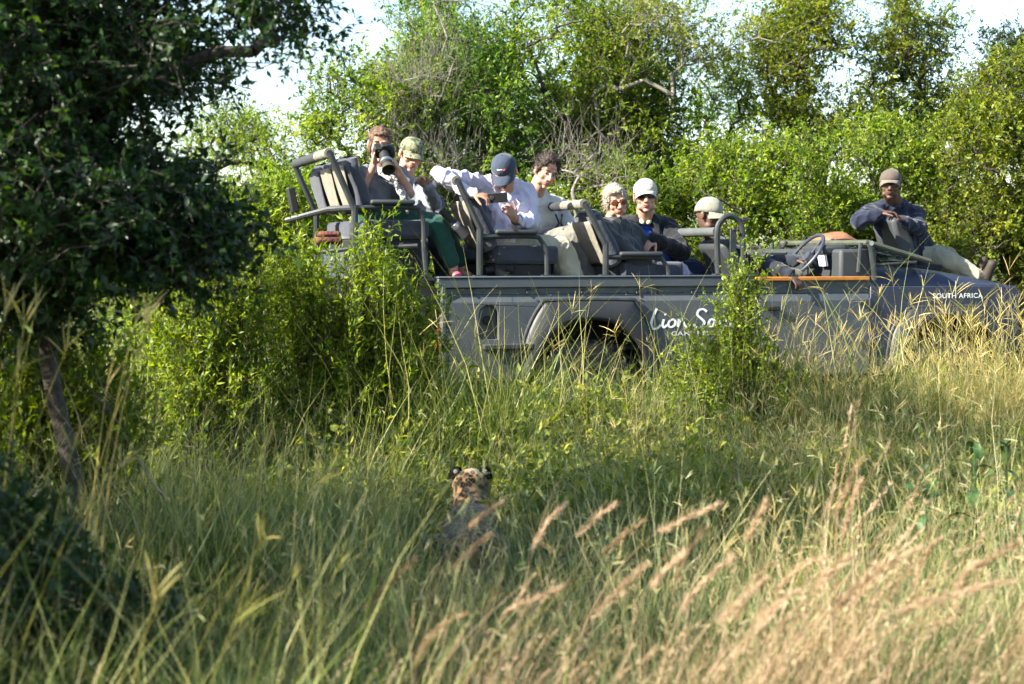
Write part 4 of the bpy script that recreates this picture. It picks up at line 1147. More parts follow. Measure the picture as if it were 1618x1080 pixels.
for sg, sh in ((-1, sL), (1, sR)):
    a = c0 + xr * sg * .135 - up_ * .14; b = (hL + hR) / 2 + xr * sg * .12 + up_ * .12
    B.cap(sh, a, .070, .082); B.cap(a, b, .092, .10); B.cap(nk + xr * sg * .055 - up_ * .02, sh, .05, .066)
    B.cap(nk + xr * sg * .06 + tc_ * .03 - up_ * .0, c0 + xr * sg * .085 + tc_ * .10 - up_ * .10, .026, .028)
    B.cap(c0 + xr * sg * .085 + tc_ * .10 - up_ * .10, c0 + xr * sg * .06 + tc_ * .12 - up_ * .32, .028, .03)
B.cap(sL.lerp(sR, .1) - tc_ * .05 - up_ * .12, sL.lerp(sR, .9) - tc_ * .05 - up_ * .12, .10, .10)
limbs(B, [sR, sR.lerp(eR, .5), eR, wR], (.080, .078, .066, .050)); limbs(B, [sL, eL, wL], (.076, .062, .05))
B.done("jacket", cloth("black_jacket", (.014, .016, .020)), e, .009, 3, fold=.010)
B = Blob()
for sg in (-1, 1): B.cap(nk + xr * sg * .048 - up_ * .005 - tc_ * .0, nk + xr * sg * .022 + tc_ * .075 - up_ * .045, .020, .016)
B.done("collar", cloth("pale_collar", (.50, .52, .30)), e, .006, 2)
B = Blob(); B.cap(hL, hR, .12, .12); limbs(B, [hR, kn, an], (.10, .085, .07)); limbs(B, [hL, kn2, an2], (.10, .085, .07)); B.done("jeans", cloth("dark_blue_jeans", (.018, .028, .07)), e, .009, 3, fold=.006)
hair(M, e, M_BROWG, 1.07, [((0, -.030, .015), (.077, .082, .075)), ((0, -.05, -.03), (.068, .05, .04))], 200, 15, .01)
cap_hat(M, e, cloth("off_white_cap", (.36, .36, .31), (.33, .33, .285)), 1.08, brim=.050, droop=.9, tilt=-7)

# 7 driver
e = person("driver in a pale khaki cap, dark sleeve stretched along the orange door rail", W(1150, 445, .45))
hc = W(1121, 338, .50); M = head_frame(hc, Vector((.80, -.62, -.18)), roll=0)
nk = W(1128, 374, .52); sL = W(1120, 388, .75); sR = W(1150, 394, .33); hL = W(1160, 455, .55); hR = W(1165, 458, .35)
eR = W(1205, 418, .20); wR = W(1246, 431, .03)
B = Blob(); add_head(B, M, 1.04, jaw=1.05, nose=1.25, neck=nk, nr=.058); torso(B, hL, hR, sL, sR, -.02); trap(B, nk, sL, sR, -.01)
limbs(B, [sR, eR, wR], (.05, .042, .03)); add_hand(B, wR, Vector((.55, -.35, -.55)), Vector((-.1, .5, -1)), 1, 30)
eL = W(1200, 415, .75); wL = W(1255, 412, .5); limbs(B, [sL, eL, wL], (.047, .04, .028)); add_hand(B, wL, Vector((.8, -.1, .1)), Vector((.3, 0, -1)), -1, 60)
kn = W(1255, 440, .3); limbs(B, [hR, kn, kn + Vector((.1, 0, -.35))], (.08, .06, .04)); limbs(B, [hL, kn + Vector((-.05, .25, 0)), kn + Vector((.05, .25, -.35))], (.08, .06, .04))
B.done("body", SK_D, e, .0062, 2, deci=.45); face_bits(M, e, 1.04, lip=M_LIPD, gaze=(0, -.6))
B = Blob(); torso(B, hL, hR, sL, sR, .014); trap(B, nk.lerp((sL + sR) / 2, .2), sL, sR, .008); limbs(B, [sR, sR.lerp(eR, .5), eR, wR], (.072, .068, .060, .044)); limbs(B, [sL, eL, wL], (.07, .058, .044))
B.done("jacket", cloth("dark_navy_jacket", (.018, .022, .032)), e, .008, 3, fold=.010)
B = Blob(); B.cap(hL, hR, .12, .12); limbs(B, [hR, kn, kn + Vector((.1, 0, -.35))], (.10, .08, .06)); limbs(B, [hL, kn + Vector((-.05, .25, 0)), kn + Vector((.05, .25, -.35))], (.10, .08, .06)); B.done("trousers", cloth("dark_khaki_trousers", (.10, .09, .06)), e, .010, 3)
cap_hat(M, e, cloth("pale_khaki_cap", (.22, .225, .18), (.19, .195, .155)), 1.06, flat=.3, brim=.060, droop=.8, tilt=2)

# 8 tracker
e = person("tracker in a brown cap and navy jacket sitting on the bonnet seat with arms folded", W(1440, 408, 1.42))
hc = W(1407, 291, 1.22); M = head_frame(hc, TOCAM(hc) + Vector((-.02, 0, -.02)), roll=-3)
nk = W(1412, 318, 1.34); sL = W(1378, 336, 1.32); sR = W(1446, 338, 1.42); hL = W(1425, 398, 1.36); hR = W(1456, 400, 1.48)
eL = W(1355, 350, 1.08); wL = W(1390, 337, .98); eR = W(1452, 362, 1.14); wR = W(1430, 350, .98)
B = Blob(); add_head(B, M, 1.02, jaw=1.15, nose=1.25, neck=nk, nr=.062); torso(B, hL, hR, sL, sR, -.02); trap(B, nk, sL, sR, -.01)
limbs(B, [sL, eL, wL], (.05, .042, .03)); limbs(B, [sR, eR, wR], (.05, .042, .03)); add_hand(B, wL, Vector((.9, -.1, .12)), Vector((.3, 0, -1)), -1, 34); add_hand(B, wR, Vector((-.75, -.1, .45)), Vector((-.3, .0, -1)), 1, 45)
kn = W(1505, 414, 1.25); an = W(1548, 436, 1.10); kn2 = W(1498, 405, 1.45); an2 = W(1535, 430, 1.35)
limbs(B, [hR, kn, an], (.08, .055, .04)); limbs(B, [hL, kn2, an2], (.08, .055, .04))
B.done("body", SK_D, e, .0062, 2, deci=.45); face_bits(M, e, 1.02, lip=M_LIPD)
B = Blob(); torso(B, hL, hR, sL, sR, .022, .115, .12, .11); trap(B, nk.lerp((sL + sR) / 2, .15), sL, sR, .014); limbs(B, [sL, sL.lerp(eL, .5), eL, wL], (.078, .072, .064, .044)); limbs(B, [sR, sR.lerp(eR, .5), eR, wR], (.078, .072, .064, .044))
B.cap(nk + Vector((-.05, 0, -.01)), nk + Vector((-.01, -.08, -.05)), .026, .022); B.cap(nk + Vector((.05, 0, -.01)), nk + Vector((.02, -.08, -.05)), .026, .022)
B.done("jacket", cloth("navy_jacket", (.013, .018, .038), (.010, .013, .028)), e, .008, 3, fold=.012)
B = Blob(); B.cap(hL, hR, .12, .12); limbs(B, [hR, kn, an.lerp(kn, .05)], (.11, .078, .056)); limbs(B, [hL, kn2, an2.lerp(kn2, .05)], (.11, .078, .056)); B.done("trousers", cloth("khaki_trousers", (.27, .265, .195), bs=12), e, .008, 3, fold=.010)
for a_ in (an, an2):
    B = Blob(); B.chain([a_, a_ + Vector((.05, 0, -.02)), a_ + Vector((.085, -.05, .10))], [.045, .046, .038]); B.done("shoe", mat("dark_brown_shoe", (.035, .026, .020), .7, bump=.3, bscale=60), e, .007, 2)
cap_hat(M, e, cloth("brown_cap", (.075, .060, .048), (.10, .08, .062)), 1.05, brim=.050, droop=.9, tilt=-7, mb_=cloth("tan_brim", (.14, .118, .09)))

# ------------------------------------------------------------------ leopard lying in the grass, seen from behind
LG = float(tz(-.24, 9.0)) if 'tz' in globals() else -.25
LX = at(742, 780, 9.0)
e = empty("leopard", (LX.x, 9.0, -.19), label="spotted leopard resting in the grass with its back to the viewer, ears pricked", cat="leopard")
def fur():
    m = bpy.data.materials.new("leopard_fur"); m.use_nodes = True; n = m.node_tree; L = n.links; b = n.nodes["Principled BSDF"]
    b.inputs["Roughness"].default_value = .85; b.inputs["Specular IOR Level"].default_value = .15; b.inputs["Sheen Weight"].default_value = .3
    tc = n.nodes.new("ShaderNodeTexCoord")
    nz = n.nodes.new("ShaderNodeTexNoise"); nz.inputs["Scale"].default_value = 14; L.new(tc.outputs["Object"], nz.inputs["Vector"])
    mx = n.nodes.new("ShaderNodeMix"); mx.data_type = 'RGBA'; mx.blend_type = 'LINEAR_LIGHT'; mx.inputs[0].default_value = .012
    L.new(tc.outputs["Object"], mx.inputs[6]); L.new(nz.outputs["Color"], mx.inputs[7])
    v = n.nodes.new("ShaderNodeTexVoronoi"); v.inputs["Scale"].default_value = 34; v.inputs["Randomness"].default_value = .85; L.new(mx.outputs[2], v.inputs["Vector"])
    cr = n.nodes.new("ShaderNodeValToRGB"); els = cr.color_ramp.elements
    els[0].position = .0; els[0].color = (.20, .105, .04, 1); els[1].position = .16; els[1].color = (.10, .055, .025, 1)
    for p, c in ((.20, (.008, .006, .005, 1)), (.46, (.010, .007, .005, 1)), (.56, (.22, .125, .05, 1)), (1.0, (.29, .175, .08, 1))):
        q = els.new(p); q.color = c
    L.new(v.outputs["Distance"], cr.inputs[0]); L.new(cr.outputs[0], b.inputs["Base Color"])
    t = n.nodes.new("ShaderNodeTexNoise"); t.inputs["Scale"].default_value = 220; L.new(tc.outputs["Object"], t.inputs["Vector"])
    bp = n.nodes.new("ShaderNodeBump"); bp.inputs["Strength"].default_value = .7; bp.inputs["Distance"].default_value = .006; L.new(t.outputs["Fac"], bp.inputs["Height"]); L.new(bp.outputs[0], b.inputs["Normal"])
    return m
M_FUR = fur()
Z = lambda x, y, z: Vector(e.location) + Vector((x, y, z))
B = Blob()
hz = at(742, 780, 9.0).z + .22
hC = Vector((0, .18, hz))
B.ell(Z(*hC), (.106, .10, .088)); B.ell(Z(hC.x, hC.y + .07, hC.z - .015), (.082, .08, .07)); B.ell(Z(hC.x, hC.y + .13, hC.z - .035), (.048, .06, .042)); B.ell(Z(0, hC.y - .03, hC.z - .06), (.100, .09, .07))
for s in (-1, 1):
    B.cap(Z(s * .07, hC.y + .02, hC.z - .04), Z(s * .075, hC.y + .05, hC.z - .06), .03, .025)
B.chain([Z(0, .15, hz - .05), Z(.0, .04, hz - .15), Z(.01, -.08, hz - .27)], [.088, .105, .13])
B.chain([Z(.01, -.10, hz - .29), Z(.02, -.40, .18), Z(.04, -.75, .17), Z(.02, -.98, .15)], [.145, .165, .155, .14])
for s in (-1, 1):
    B.cap(Z(s * .10, -.05, hz - .28), Z(s * .13, -.10, .12), .085, .075); B.chain([Z(s * .14, -.08, .10), Z(s * .15, .15, .05), Z(s * .12, .38, .035)], [.055, .04, .034]); B.ell(Z(s * .12, .43, .03), (.042, .05, .028))
    B.chain([Z(s * .13, -.88, .16), Z(s * .20, -.62, .12), Z(s * .20, -.80, .05), Z(s * .20, -.62, .03)], [.10, .085, .045, .034])
B.chain([Z(0, -1.05, .13), Z(.15, -1.25, .05), Z(.38, -1.30, .04), Z(.55, -1.15, .04)], [.04, .032, .03, .026])
LB = B.done("body", M_FUR, e, .008, 3, deci=.6)
for s in (-1, 1):
    # rounded ear, black behind, its upper part pale
    def ear(u, t, s=s, a0=0, a1=1):
        t = a0 + (a1 - a0) * t
        a = (u - .5) * math.pi * 1.1; r = .038 * math.sqrt(max(0, 1 - t ** 2.6)) + .002
        return Vector((s * (.080 + .002 * t) + r * math.sin(a), hC.y - .014 - .020 * math.cos(a) + .015 * t, hC.z + .030 + .068 * t))
    eo = MB().grid(ear, 12, 12).done("ear", mat("ear_black", (.004, .004, .004), .95, spec=.05), e, solid=.008, smooth=70)
    MB().ell(Vector((s * .082, hC.y - .027, hC.z + .074)), (.015, .005, .014), Matrix.Rotation(R(-12), 3, 'X'), 2).done("ear_spot", mat("ear_pale", (.17, .16, .14), .95, col2=(.06, .055, .05), nscale=60), eo)
# coat: short hairs lying back over the body, coloured like the spots below them
me = LB.data; n = len(me.vertices); rs_ = np.random.default_rng(8)
co = np.empty(n * 3, np.float32); me.vertices.foreach_get("co", co); co = co.reshape(-1, 3)
no = np.array([v.normal[:] for v in me.vertices])
nh = 9000; k = rs_.integers(0, n, nh); b_ = Bag()
D = nrm(no[k] * .55 + rs_.normal(size=(nh, 3)) * .25 + np.array([0, -.5, -.7]))
p_ = co[k] + rs_.normal(size=(nh, 3)) * .004; t_ = np.linspace(0, 1, 3)
Ln = np.where(co[k][:, 2] > hC.z - .05, .012, .020)
P_ = p_[:, None] + D[:, None] * (Ln[:, None] * t_)[..., None]
strips(b_, P_, np.full((nh, 3), .0011) * np.array([1, .8, .2]), nrm(np.cross(D, no[k]) + 1e-4), rs_.random(nh))
tag(link("coat", b_.mesh("coat"), M_FUR, LB.parent), kind="stuff")
# ------------------------------------------------------------------ ground
def sstep(a, b, x):
    t = np.clip((x - a) / (b - a), 0, 1)
    return t * t * (3 - 2 * t)
def tz(x, y):
    x = np.asarray(x, float); y = np.asarray(y, float)
    h = -.30 * (1 - sstep(8.6, 10.5, y))
    calm = 1 - .8 * (sstep(10, 10.6, y) * (1 - sstep(13.2, 14, y)))
    h = h + calm * .05 * (np.sin(x * 1.3 + y * .7) + np.sin(x * .6 - y * 1.7 + 2))
    return h
xs = np.concatenate([-np.geomspace(400, 9, 14), np.arange(-8.75, 8.8, .25), np.geomspace(9, 400, 14)])
ys = np.concatenate([[-300, -100, -40, -15, -6], np.arange(-3, 30, .25), np.geomspace(31, 600, 14)])
GX, GY = np.meshgrid(xs, ys, indexing='ij')
GZ = tz(GX, GY)
nx_, ny_ = GX.shape
ii = (np.arange(nx_ - 1)[:, None] * ny_ + np.arange(ny_ - 1)[None, :]).ravel()
soil = mat("soil", (.05, .04, .018), .95, col2=(.035, .045, .014), nscale=1.7, bump=.6, bscale=14, detail=9)
tag(link("ground", np_mesh("ground", np.stack([GX, GY, GZ], -1).reshape(-1, 3), np.stack([ii, ii + ny_, ii + ny_ + 1, ii + 1], 1)), soil), kind='structure')

# ------------------------------------------------------------------ foliage materials
G = lambda *a: a
M_LEAF_BG = leafmat("leaf_bright", [(0, (.032, .075, .010)), (.3, (.105, .185, .018)), (.65, (.235, .325, .030)), (1, (.40, .44, .08))], .55)
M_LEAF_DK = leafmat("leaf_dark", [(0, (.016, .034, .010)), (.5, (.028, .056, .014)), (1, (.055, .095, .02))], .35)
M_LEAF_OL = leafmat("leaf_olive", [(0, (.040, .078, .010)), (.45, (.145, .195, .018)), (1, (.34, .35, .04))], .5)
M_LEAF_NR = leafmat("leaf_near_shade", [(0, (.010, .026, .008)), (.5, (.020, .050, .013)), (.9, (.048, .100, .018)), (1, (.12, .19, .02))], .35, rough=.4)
M_LEAF_BUSH = leafmat("leaf_bush", [(0, (.055, .10, .012)), (.35, (.13, .20, .022)), (.7, (.26, .33, .03)), (1, (.42, .42, .07))], .5)
M_BARK = mat("bark", (.035, .028, .020), .9, col2=(.075, .062, .048), nscale=20, bump=.7, bscale=60)
M_BARK_PALE = mat("bark_pale", (.135, .125, .10), .9, col2=(.22, .20, .165), nscale=14, bump=.4, bscale=80)
M_GRASS = leafmat("grass_blade", [(0, (.030, .065, .018)), (.4, (.080, .140, .035)), (.75, (.20, .25, .06)), (1, (.50, .46, .19))], .4, rough=.5, tcol=(.22, .24, .05), tmix=.2, rnd=.25)
M_DRY = leafmat("grass_dry", [(0, (.045, .085, .014)), (.3, (.14, .17, .035)), (.6, (.33, .29, .08)), (1, (.58, .45, .21))], .35, rough=.55, rnd=.45)
M_FINE = leafmat("grass_fine", [(0, (.018, .055, .018)), (.45, (.055, .120, .036)), (.8, (.16, .22, .075)), (1, (.50, .46, .24))], .4, rough=.5, rnd=.25)
M_PLUME = leafmat("grass_plume", [(0, (.035, .05, .014)), (.3, (.12, .10, .035)), (.6, (.31, .215, .115)), (1, (.60, .45, .30))], .4, rough=.6, rnd=.45)
M_WEED = leafmat("weed_leaf", [(0, (.07, .12, .015)), (.5, (.19, .24, .03)), (1, (.38, .37, .06))], .45, rnd=.2)

# ------------------------------------------------------------------ trees
def tree_mesh(seed, trunk, blobs, nclump, clump_r, ntwig, nleaf, leaf, ratio=.5, tr=.09, k=5, hollow=.35, noise_cut=.0,
              six=False, bare=0.0, droop=.25, twig_r=.0032, up=.3, wiggle=.12, base_r=None, size_var=.35):
    """all in local metres. trunk: polyline; blobs: (cx,cy,cz, rx,ry,rz, weight). Returns (wood Bag, leaf Bag)"""
    rs = np.random.default_rng(seed)
    bl = np.array(blobs, float)
    wsum = bl[:, 6] / bl[:, 6].sum()
    C = []
    tries = 0
    while len(C) < nclump and tries < nclump * 60:
        tries += 1
        b = bl[rs.choice(len(bl), p=wsum)]
        d = rs.normal(size=3); d /= np.linalg.norm(d)
        r = rs.uniform(hollow, 1) ** .6
        p = b[:3] + d * r * b[3:6]
        if p[2] < .12: continue
        if noise_cut and noise.noise(Vector(p * 1.6) + Vector((seed * 3.1, 0, 0))) < noise_cut - .25: continue
        C.append(p)
    C = np.array(C)
    tp = np.array([tuple(p) for p in smooth_path(trunk, 4)])
    nodes = [tuple(p) for p in tp]
    par = [-1] + list(range(len(tp) - 1))
    base = tp[-1]
    order = np.argsort(np.linalg.norm(C - base, axis=1))
    ends = []
    arr = np.array(nodes)
    for i in order:
        c = C[i]
        d = np.linalg.norm(arr - c, axis=1) + .5 * np.maximum(0, arr[:, 2] - c[2] + .05) * (arr[:, 2] > base[2] * .5)
        d[:max(1, int(len(tp) * .45))] += 1.5
        j = int(np.argmin(d))
        a = arr[j]
        L = np.linalg.norm(c - a)
        steps = max(2, int(L / .22))
        cur = j
        new = []
        for s_ in range(1, steps + 1):
            t = s_ / steps
            p = a + (c - a) * t + (rs.normal(size=3) * wiggle * L * .35 * math.sin(math.pi * t)) + np.array([0, 0, wiggle * L * math.sin(math.pi * t)])
            if s_ == steps: p = c
            nodes.append(tuple(p)); par.append(cur); cur = len(nodes) - 1
            new.append(p)
        arr = np.concatenate([arr, np.array(new)])
        ends.append(cur)
    cnt = np.zeros(len(nodes))
    for e in ends: cnt[e] += 1
    for i in range(len(nodes) - 1, 0, -1):
        if par[i] >= 0: cnt[par[i]] += cnt[i]
    rad = twig_r * 1.6 * np.maximum(cnt, .6) ** .41
    rad *= max(1.0, 1)
    f = tr / max(rad[0], 1e-6)
    rad = rad * (1 + (f - 1) * np.clip(cnt / nclump, 0, 1))
    wood = Bag(); lv = Bag()
    idx = np.arange(1, len(nodes)); pa = np.array(par)[1:]
    frusta(wood, arr[pa], rad[pa] if False else np.minimum(rad[pa], rad[idx] * 1.35), arr[idx], rad[idx], k)
    # twigs
    n = len(C) * ntwig
    P = np.repeat(C, ntwig, axis=0) + rs.normal(size=(n, 3)) * clump_r * .25
    out = nrm(np.repeat(C, ntwig, axis=0) - (tp[-1] + tp[len(tp) // 2]) / 2)
    D = nrm(rs.normal(size=(n, 3)) + out * .6 + np.array([0, 0, up]))
    Lt = clump_r * rs.uniform(.5, 1.35, n)
    q1 = P + D * Lt[:, None] * .5
    D2 = nrm(D + rs.normal(size=(n, 3)) * .3 - np.array([0, 0, droop]))
    q2 = q1 + D2 * Lt[:, None] * .5
    frusta(wood, P, np.full(n, twig_r), q1, np.full(n, twig_r * .7), 3)
    frusta(wood, q1, np.full(n, twig_r * .7), q2, np.full(n, twig_r * .3), 3)
    if nleaf:
        live = rs.random(n) >= bare
        P, q1, q2, D, D2 = P[live], q1[live], q2[live], D[live], D2[live]
        n = len(P)
        t = rs.uniform(.1, 1.0, (n, nleaf))
        ct = rs.beta(2, 2, n)
        a = np.where((t < .5)[..., None], P[:, None] + (q1 - P)[:, None] * (t * 2)[..., None], q1[:, None] + (q2 - q1)[:, None] * (t * 2 - 1)[..., None])
        a = a.reshape(-1, 3) + rs.normal(size=(n * nleaf, 3)) * leaf * .25
        dd = np.repeat(D2, nleaf, axis=0) * .7 + rs.normal(size=(n * nleaf, 3)) * .75
        nn = np.array([0, 0, 1.]) + rs.normal(size=(n * nleaf, 3)) * .8
        cs = 1 + size_var * rs.uniform(-1, 1, len(C)); Ls = leaf * rs.uniform(.6, 1.3, n * nleaf) * np.repeat(np.repeat(cs, ntwig)[live], nleaf); ctone = np.repeat(np.repeat(rs.normal(size=len(C)) * .14, ntwig)[live], nleaf)
        tone = np.clip(np.repeat(ct, nleaf) * .5 + rs.random(n * nleaf) * .5 + ctone, 0, 1)
        leaves(lv, a, dd, nn, Ls, Ls * ratio * .5, tone, six)
    return wood, lv

def plant(name, label, cat, group, loc, wood, lv, mw, ml, wn="trunk", ln="crown"):
    e = empty(name, loc, label=label, cat=cat, group=group)
    link(wn, wood.mesh(wn), mw, e)
    if lv is not None and lv.n:
        o = link(ln, lv.mesh(ln), ml, e)
    return e

def pblobs(spec, Y, gx, gz):
    """crown lobes placed by where they stand: (px, py, rx_px, ry_px, dY, depth, weight) -> local metres"""
    out = []
    for (px, py, rx, ry, dY, dep, wt) in spec:
        yy = Y + dY
        p = at(px, py, yy)
        out.append((p.x - gx, dY, p.z - gz, rx / FPX * yy, dep, ry / FPX * yy, wt))
    return out

def tree(seed, name, label, cat, group, px, Y, spec, n, leaf=.040, noise_cut=.25, mw=None, ml=None, trunk_h=None, lean=(0, 0), cr=.32, ntw=9, nl=16, tr=.07, **k):
    gx = (px - 809) / FPX * Y; gz = float(tz(gx, Y)) - .03
    bl = pblobs(spec, Y, gx, gz)
    top = max(b[2] for b in bl)
    th = trunk_h or top * .55
    tk = [(0, 0, 0), (lean[0] * .3 + .05, lean[1] * .3, th * .33), (lean[0] * .7 - .04, lean[1] * .7, th * .66), (lean[0], lean[1], th)]
    wd, lv = tree_mesh(seed, tk, bl, n, cr, ntw, nl, leaf, tr=tr, noise_cut=noise_cut, **k)
    return plant(name, label, cat, group, (gx, Y, gz), wd, lv, mw or M_BARK, ml or M_LEAF_BG)
TG = "trees and bushes growing behind the vehicle"

M_LEAF_MID = leafmat('leaf_mid_green', [(0, (.024, .070, .016)), (.35, (.085, .175, .028)), (.7, (.20, .31, .045)), (1, (.36, .44, .10))], .55)
# middle row, left to right
tree(11, "tree", "bright green bushy tree behind the woman with the camera, leftmost of the lit trees", "tree", TG, 610, 15.6,
     [(590, 190, 110, 120, 0, .9, 3), (560, 300, 130, 110, .3, .9, 2), (650, 150, 80, 110, .3, .8, 2), (545, 130, 45, 50, 0, .5, .5)], 210, tr=.09)
tree(12, "tree", "tall loose green tree rising behind the man in the camouflage cap", "tree", TG, 740, 16.6,
     [(730, 150, 90, 150, 0, .9, 3), (790, 300, 110, 110, 0, .9, 2), (690, 40, 70, 50, .2, .6, .7)], 170, nl=12, tr=.09, ml=M_LEAF_MID)
tree(13, "tree", "tall pale green tree behind the man in the navy cap", "tree", TG, 870, 16.2,
     [(880, 60, 110, 90, 0, .9, 3), (850, 190, 90, 90, 0, .8, 2), (930, 180, 80, 90, .3, .8, 2), (900, 320, 110, 90, 0, .8, 2)], 200, tr=.10)
tree(14, "tree", "rounded mid green tree between the arching bare branches and the tracker", "tree", TG, 1080, 17.2,
     [(1060, 210, 100, 100, 0, .9, 3), (1130, 170, 70, 70, .3, .8, 2), (1040, 330, 130, 90, -.3, .8, 2)], 170, ml=M_LEAF_MID)
tree(15, "tree", "tall narrow dark-hearted tree against the sky, left of the tracker", "tree", TG, 1290, 16.6,
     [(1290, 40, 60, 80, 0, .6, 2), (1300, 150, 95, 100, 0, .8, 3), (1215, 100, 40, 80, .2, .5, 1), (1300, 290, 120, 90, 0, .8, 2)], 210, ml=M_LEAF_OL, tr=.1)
tree(16, "tree", "slender open tree with sky showing through, above and right of the tracker's head", "tree", TG, 1430, 17.0,
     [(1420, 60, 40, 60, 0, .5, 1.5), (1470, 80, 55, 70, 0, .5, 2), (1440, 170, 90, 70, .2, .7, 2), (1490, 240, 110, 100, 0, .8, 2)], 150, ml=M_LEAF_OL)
tree(17, "tree", "dark tree at the right edge of the trees, its top against the sky", "tree", TG, 1610, 17.4,
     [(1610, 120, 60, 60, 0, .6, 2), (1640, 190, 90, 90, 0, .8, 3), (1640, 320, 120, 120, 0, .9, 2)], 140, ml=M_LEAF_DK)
tree(18, "tree", "bright mid-height tree filling the gap behind the grey-haired woman", "tree", TG, 980, 16.4,
     [(980, 150, 100, 100, 0, .8, 2), (1000, 260, 110, 100, 0, .8, 2), (960, 60, 70, 50, 0, .6, .8)], 170)
tree(19, "tree", "green tree between the leafless grey tree and the pale green tree", "tree", TG, 700, 15.5,
     [(700, 120, 90, 110, 0, .7, 2), (720, 260, 110, 90, 0, .7, 2), (790, 180, 60, 100, 0, .6, 1.4)], 170, ml=M_LEAF_MID)
tree(20, "tree", "airy pale green tree far behind the empty rear seats, low against the sky", "tree", TG, 420, 19.0,
     [(440, 240, 90, 60, 0, .9, 2), (350, 230, 80, 60, 0, .9, 1.5), (480, 290, 80, 60, 0, .9, 1)], 85, leaf=.045, nl=11)
# front bushes (lower, brighter)
def bush(seed, label, px, Y, spec, n, ml=None, name="bush", **k):
    kw = dict(leaf=.038, cr=.26, ntw=10, nl=16, tr=.03, hollow=.5, trunk_h=.5); kw.update(k)
    return tree(seed, name, label, "bush", TG, px, Y, spec, n, ml=ml or M_LEAF_BG, **kw)
bush(21, "low sunlit bush behind the empty rear seats", 480, 15.0, [(480, 360, 120, 90, 0, .7, 2), (400, 400, 80, 70, 0, .7, 1)], 110)
bush(22, "green bush behind the young man without a hat", 920, 14.9, [(920, 340, 120, 90, 0, .6, 2), (840, 380, 90, 60, .2, .6, 1)], 120)
bush(23, "sunlit yellow green bush behind the driver", 1140, 14.8, [(1130, 330, 90, 80, 0, .6, 2), (1190, 290, 70, 70, .2, .6, 2), (1080, 380, 60, 50, 0, .5, 1)], 140, ml=M_LEAF_BG)
bush(24, "bright yellow green bush behind the tracker", 1330, 14.6, [(1290, 300, 90, 90, 0, .6, 2), (1390, 290, 110, 100, .2, .6, 3), (1330, 380, 120, 70, -.1, .6, 2)], 220, ml=M_LEAF_BG)
bush(25, "tall bright bush filling the right edge of the picture behind the bonnet", 1560, 14.4, [(1540, 280, 110, 110, 0, .7, 3), (1600, 200, 90, 110, .4, .7, 3), (1560, 400, 130, 80, -.1, .6, 3)], 300, ml=M_LEAF_OL)
bush(26, "leafy bush glimpsed between the seat rows behind the man in the navy cap", 740, 14.7, [(730, 330, 90, 80, 0, .6, 2), (690, 390, 80, 60, 0, .5, 1)], 110)

bush(27, "large bright bush seen under the crown of the dark tree, left of the shrubs", 110, 12.6, [(120, 440, 130, 90, 0, .7, 3), (240, 400, 90, 80, .2, .6, 2), (30, 500, 110, 80, -.2, .6, 1.6)], 190)
bush(28, "bright bush behind the light green shrub under the dark tree", 350, 12.9, [(330, 420, 120, 100, 0, .7, 3), (430, 360, 80, 70, .2, .6, 1.4)], 150)
# bare, pale-branched growth
def bare(seed, label, px, Y, spec, n, lean=(0, 0), **k):
    kw = dict(nl=0, cr=.40, ntw=9, tr=.022, wiggle=.06, twig_r=.0021, up=1.0, droop=-.25, hollow=.0); kw.update(k)
    return tree(seed, "bare_tree", label, "tree", TG, px, Y, spec, n, mw=M_BARK_PALE, lean=lean, **kw)
bare(31, "leafless grey twiggy tree rising above the man in the camouflage cap", 655, 14.9, [(680, 70, 70, 100, 0, .4, 3), (650, 190, 50, 110, 0, .3, 2.5), (740, 40, 50, 80, .2, .4, 1.3), (700, 260, 50, 80, 0, .3, 1)], 80, trunk_h=.9)
bare(32, "dry tangle of pale branches behind the woman with grey hair", 905, 14.3, [(900, 250, 80, 70, 0, .4, 2), (960, 290, 60, 60, 0, .3, 2)], 34, trunk_h=.9, ntw=5)
tree(33, "acacia_tree", "spreading acacia with long arching pale branches and tiny leaves above the man in white cap", "tree", TG, 1010, 15.8,
     [(1060, 40, 150, 50, 0, .9, 3), (1150, 70, 110, 40, .2, .8, 2), (1010, 110, 100, 60, 0, .7, 1.5)], 95, leaf=.032, cr=.5, ntw=6, nl=22, mw=M_BARK_PALE, ml=M_LEAF_OL,
     trunk_h=1.9, lean=(-.15, 0), wiggle=.2, up=.1, hollow=.2, tr=.022, twig_r=.0022)

# far woodland: reads as one mass
rs = np.random.default_rng(5)
far = Bag(); fw = Bag()
n = 46000
cx = rs.uniform(-12, 14, 90); cy = rs.uniform(19, 30, 90)
pick = rs.integers(0, 90, n)
d = nrm(rs.normal(size=(n, 3)))
hh = 1.5 + rs.random(90) * 2.0
hh = hh * np.where((cx / cy > -.23) & (cx / cy < -.12), .62, 1)
hh = hh * np.where((cx / cy > -.135) & (cx / cy < -.07), .8, 1)
P = np.stack([cx[pick], cy[pick], hh[pick] * .55], 1) + d * (rs.uniform(.6, 1, n) ** .5)[:, None] * np.stack([np.full(n, 1.3), np.full(n, 1.0), hh[pick] * .6], 1)
P[:, 2] = np.abs(P[:, 2])
leaves(far, P, rs.normal(size=(n, 3)), np.array([0, 0, 1.]) + rs.normal(size=(n, 3)) * .7, rs.uniform(.07, .13, n), rs.uniform(.02, .035, n), rs.random(n))
tag(link("distant_woodland", far.mesh("distant_woodland"), M_LEAF_BG), "mass of green woodland far behind the lit trees", "woodland", kind="stuff")

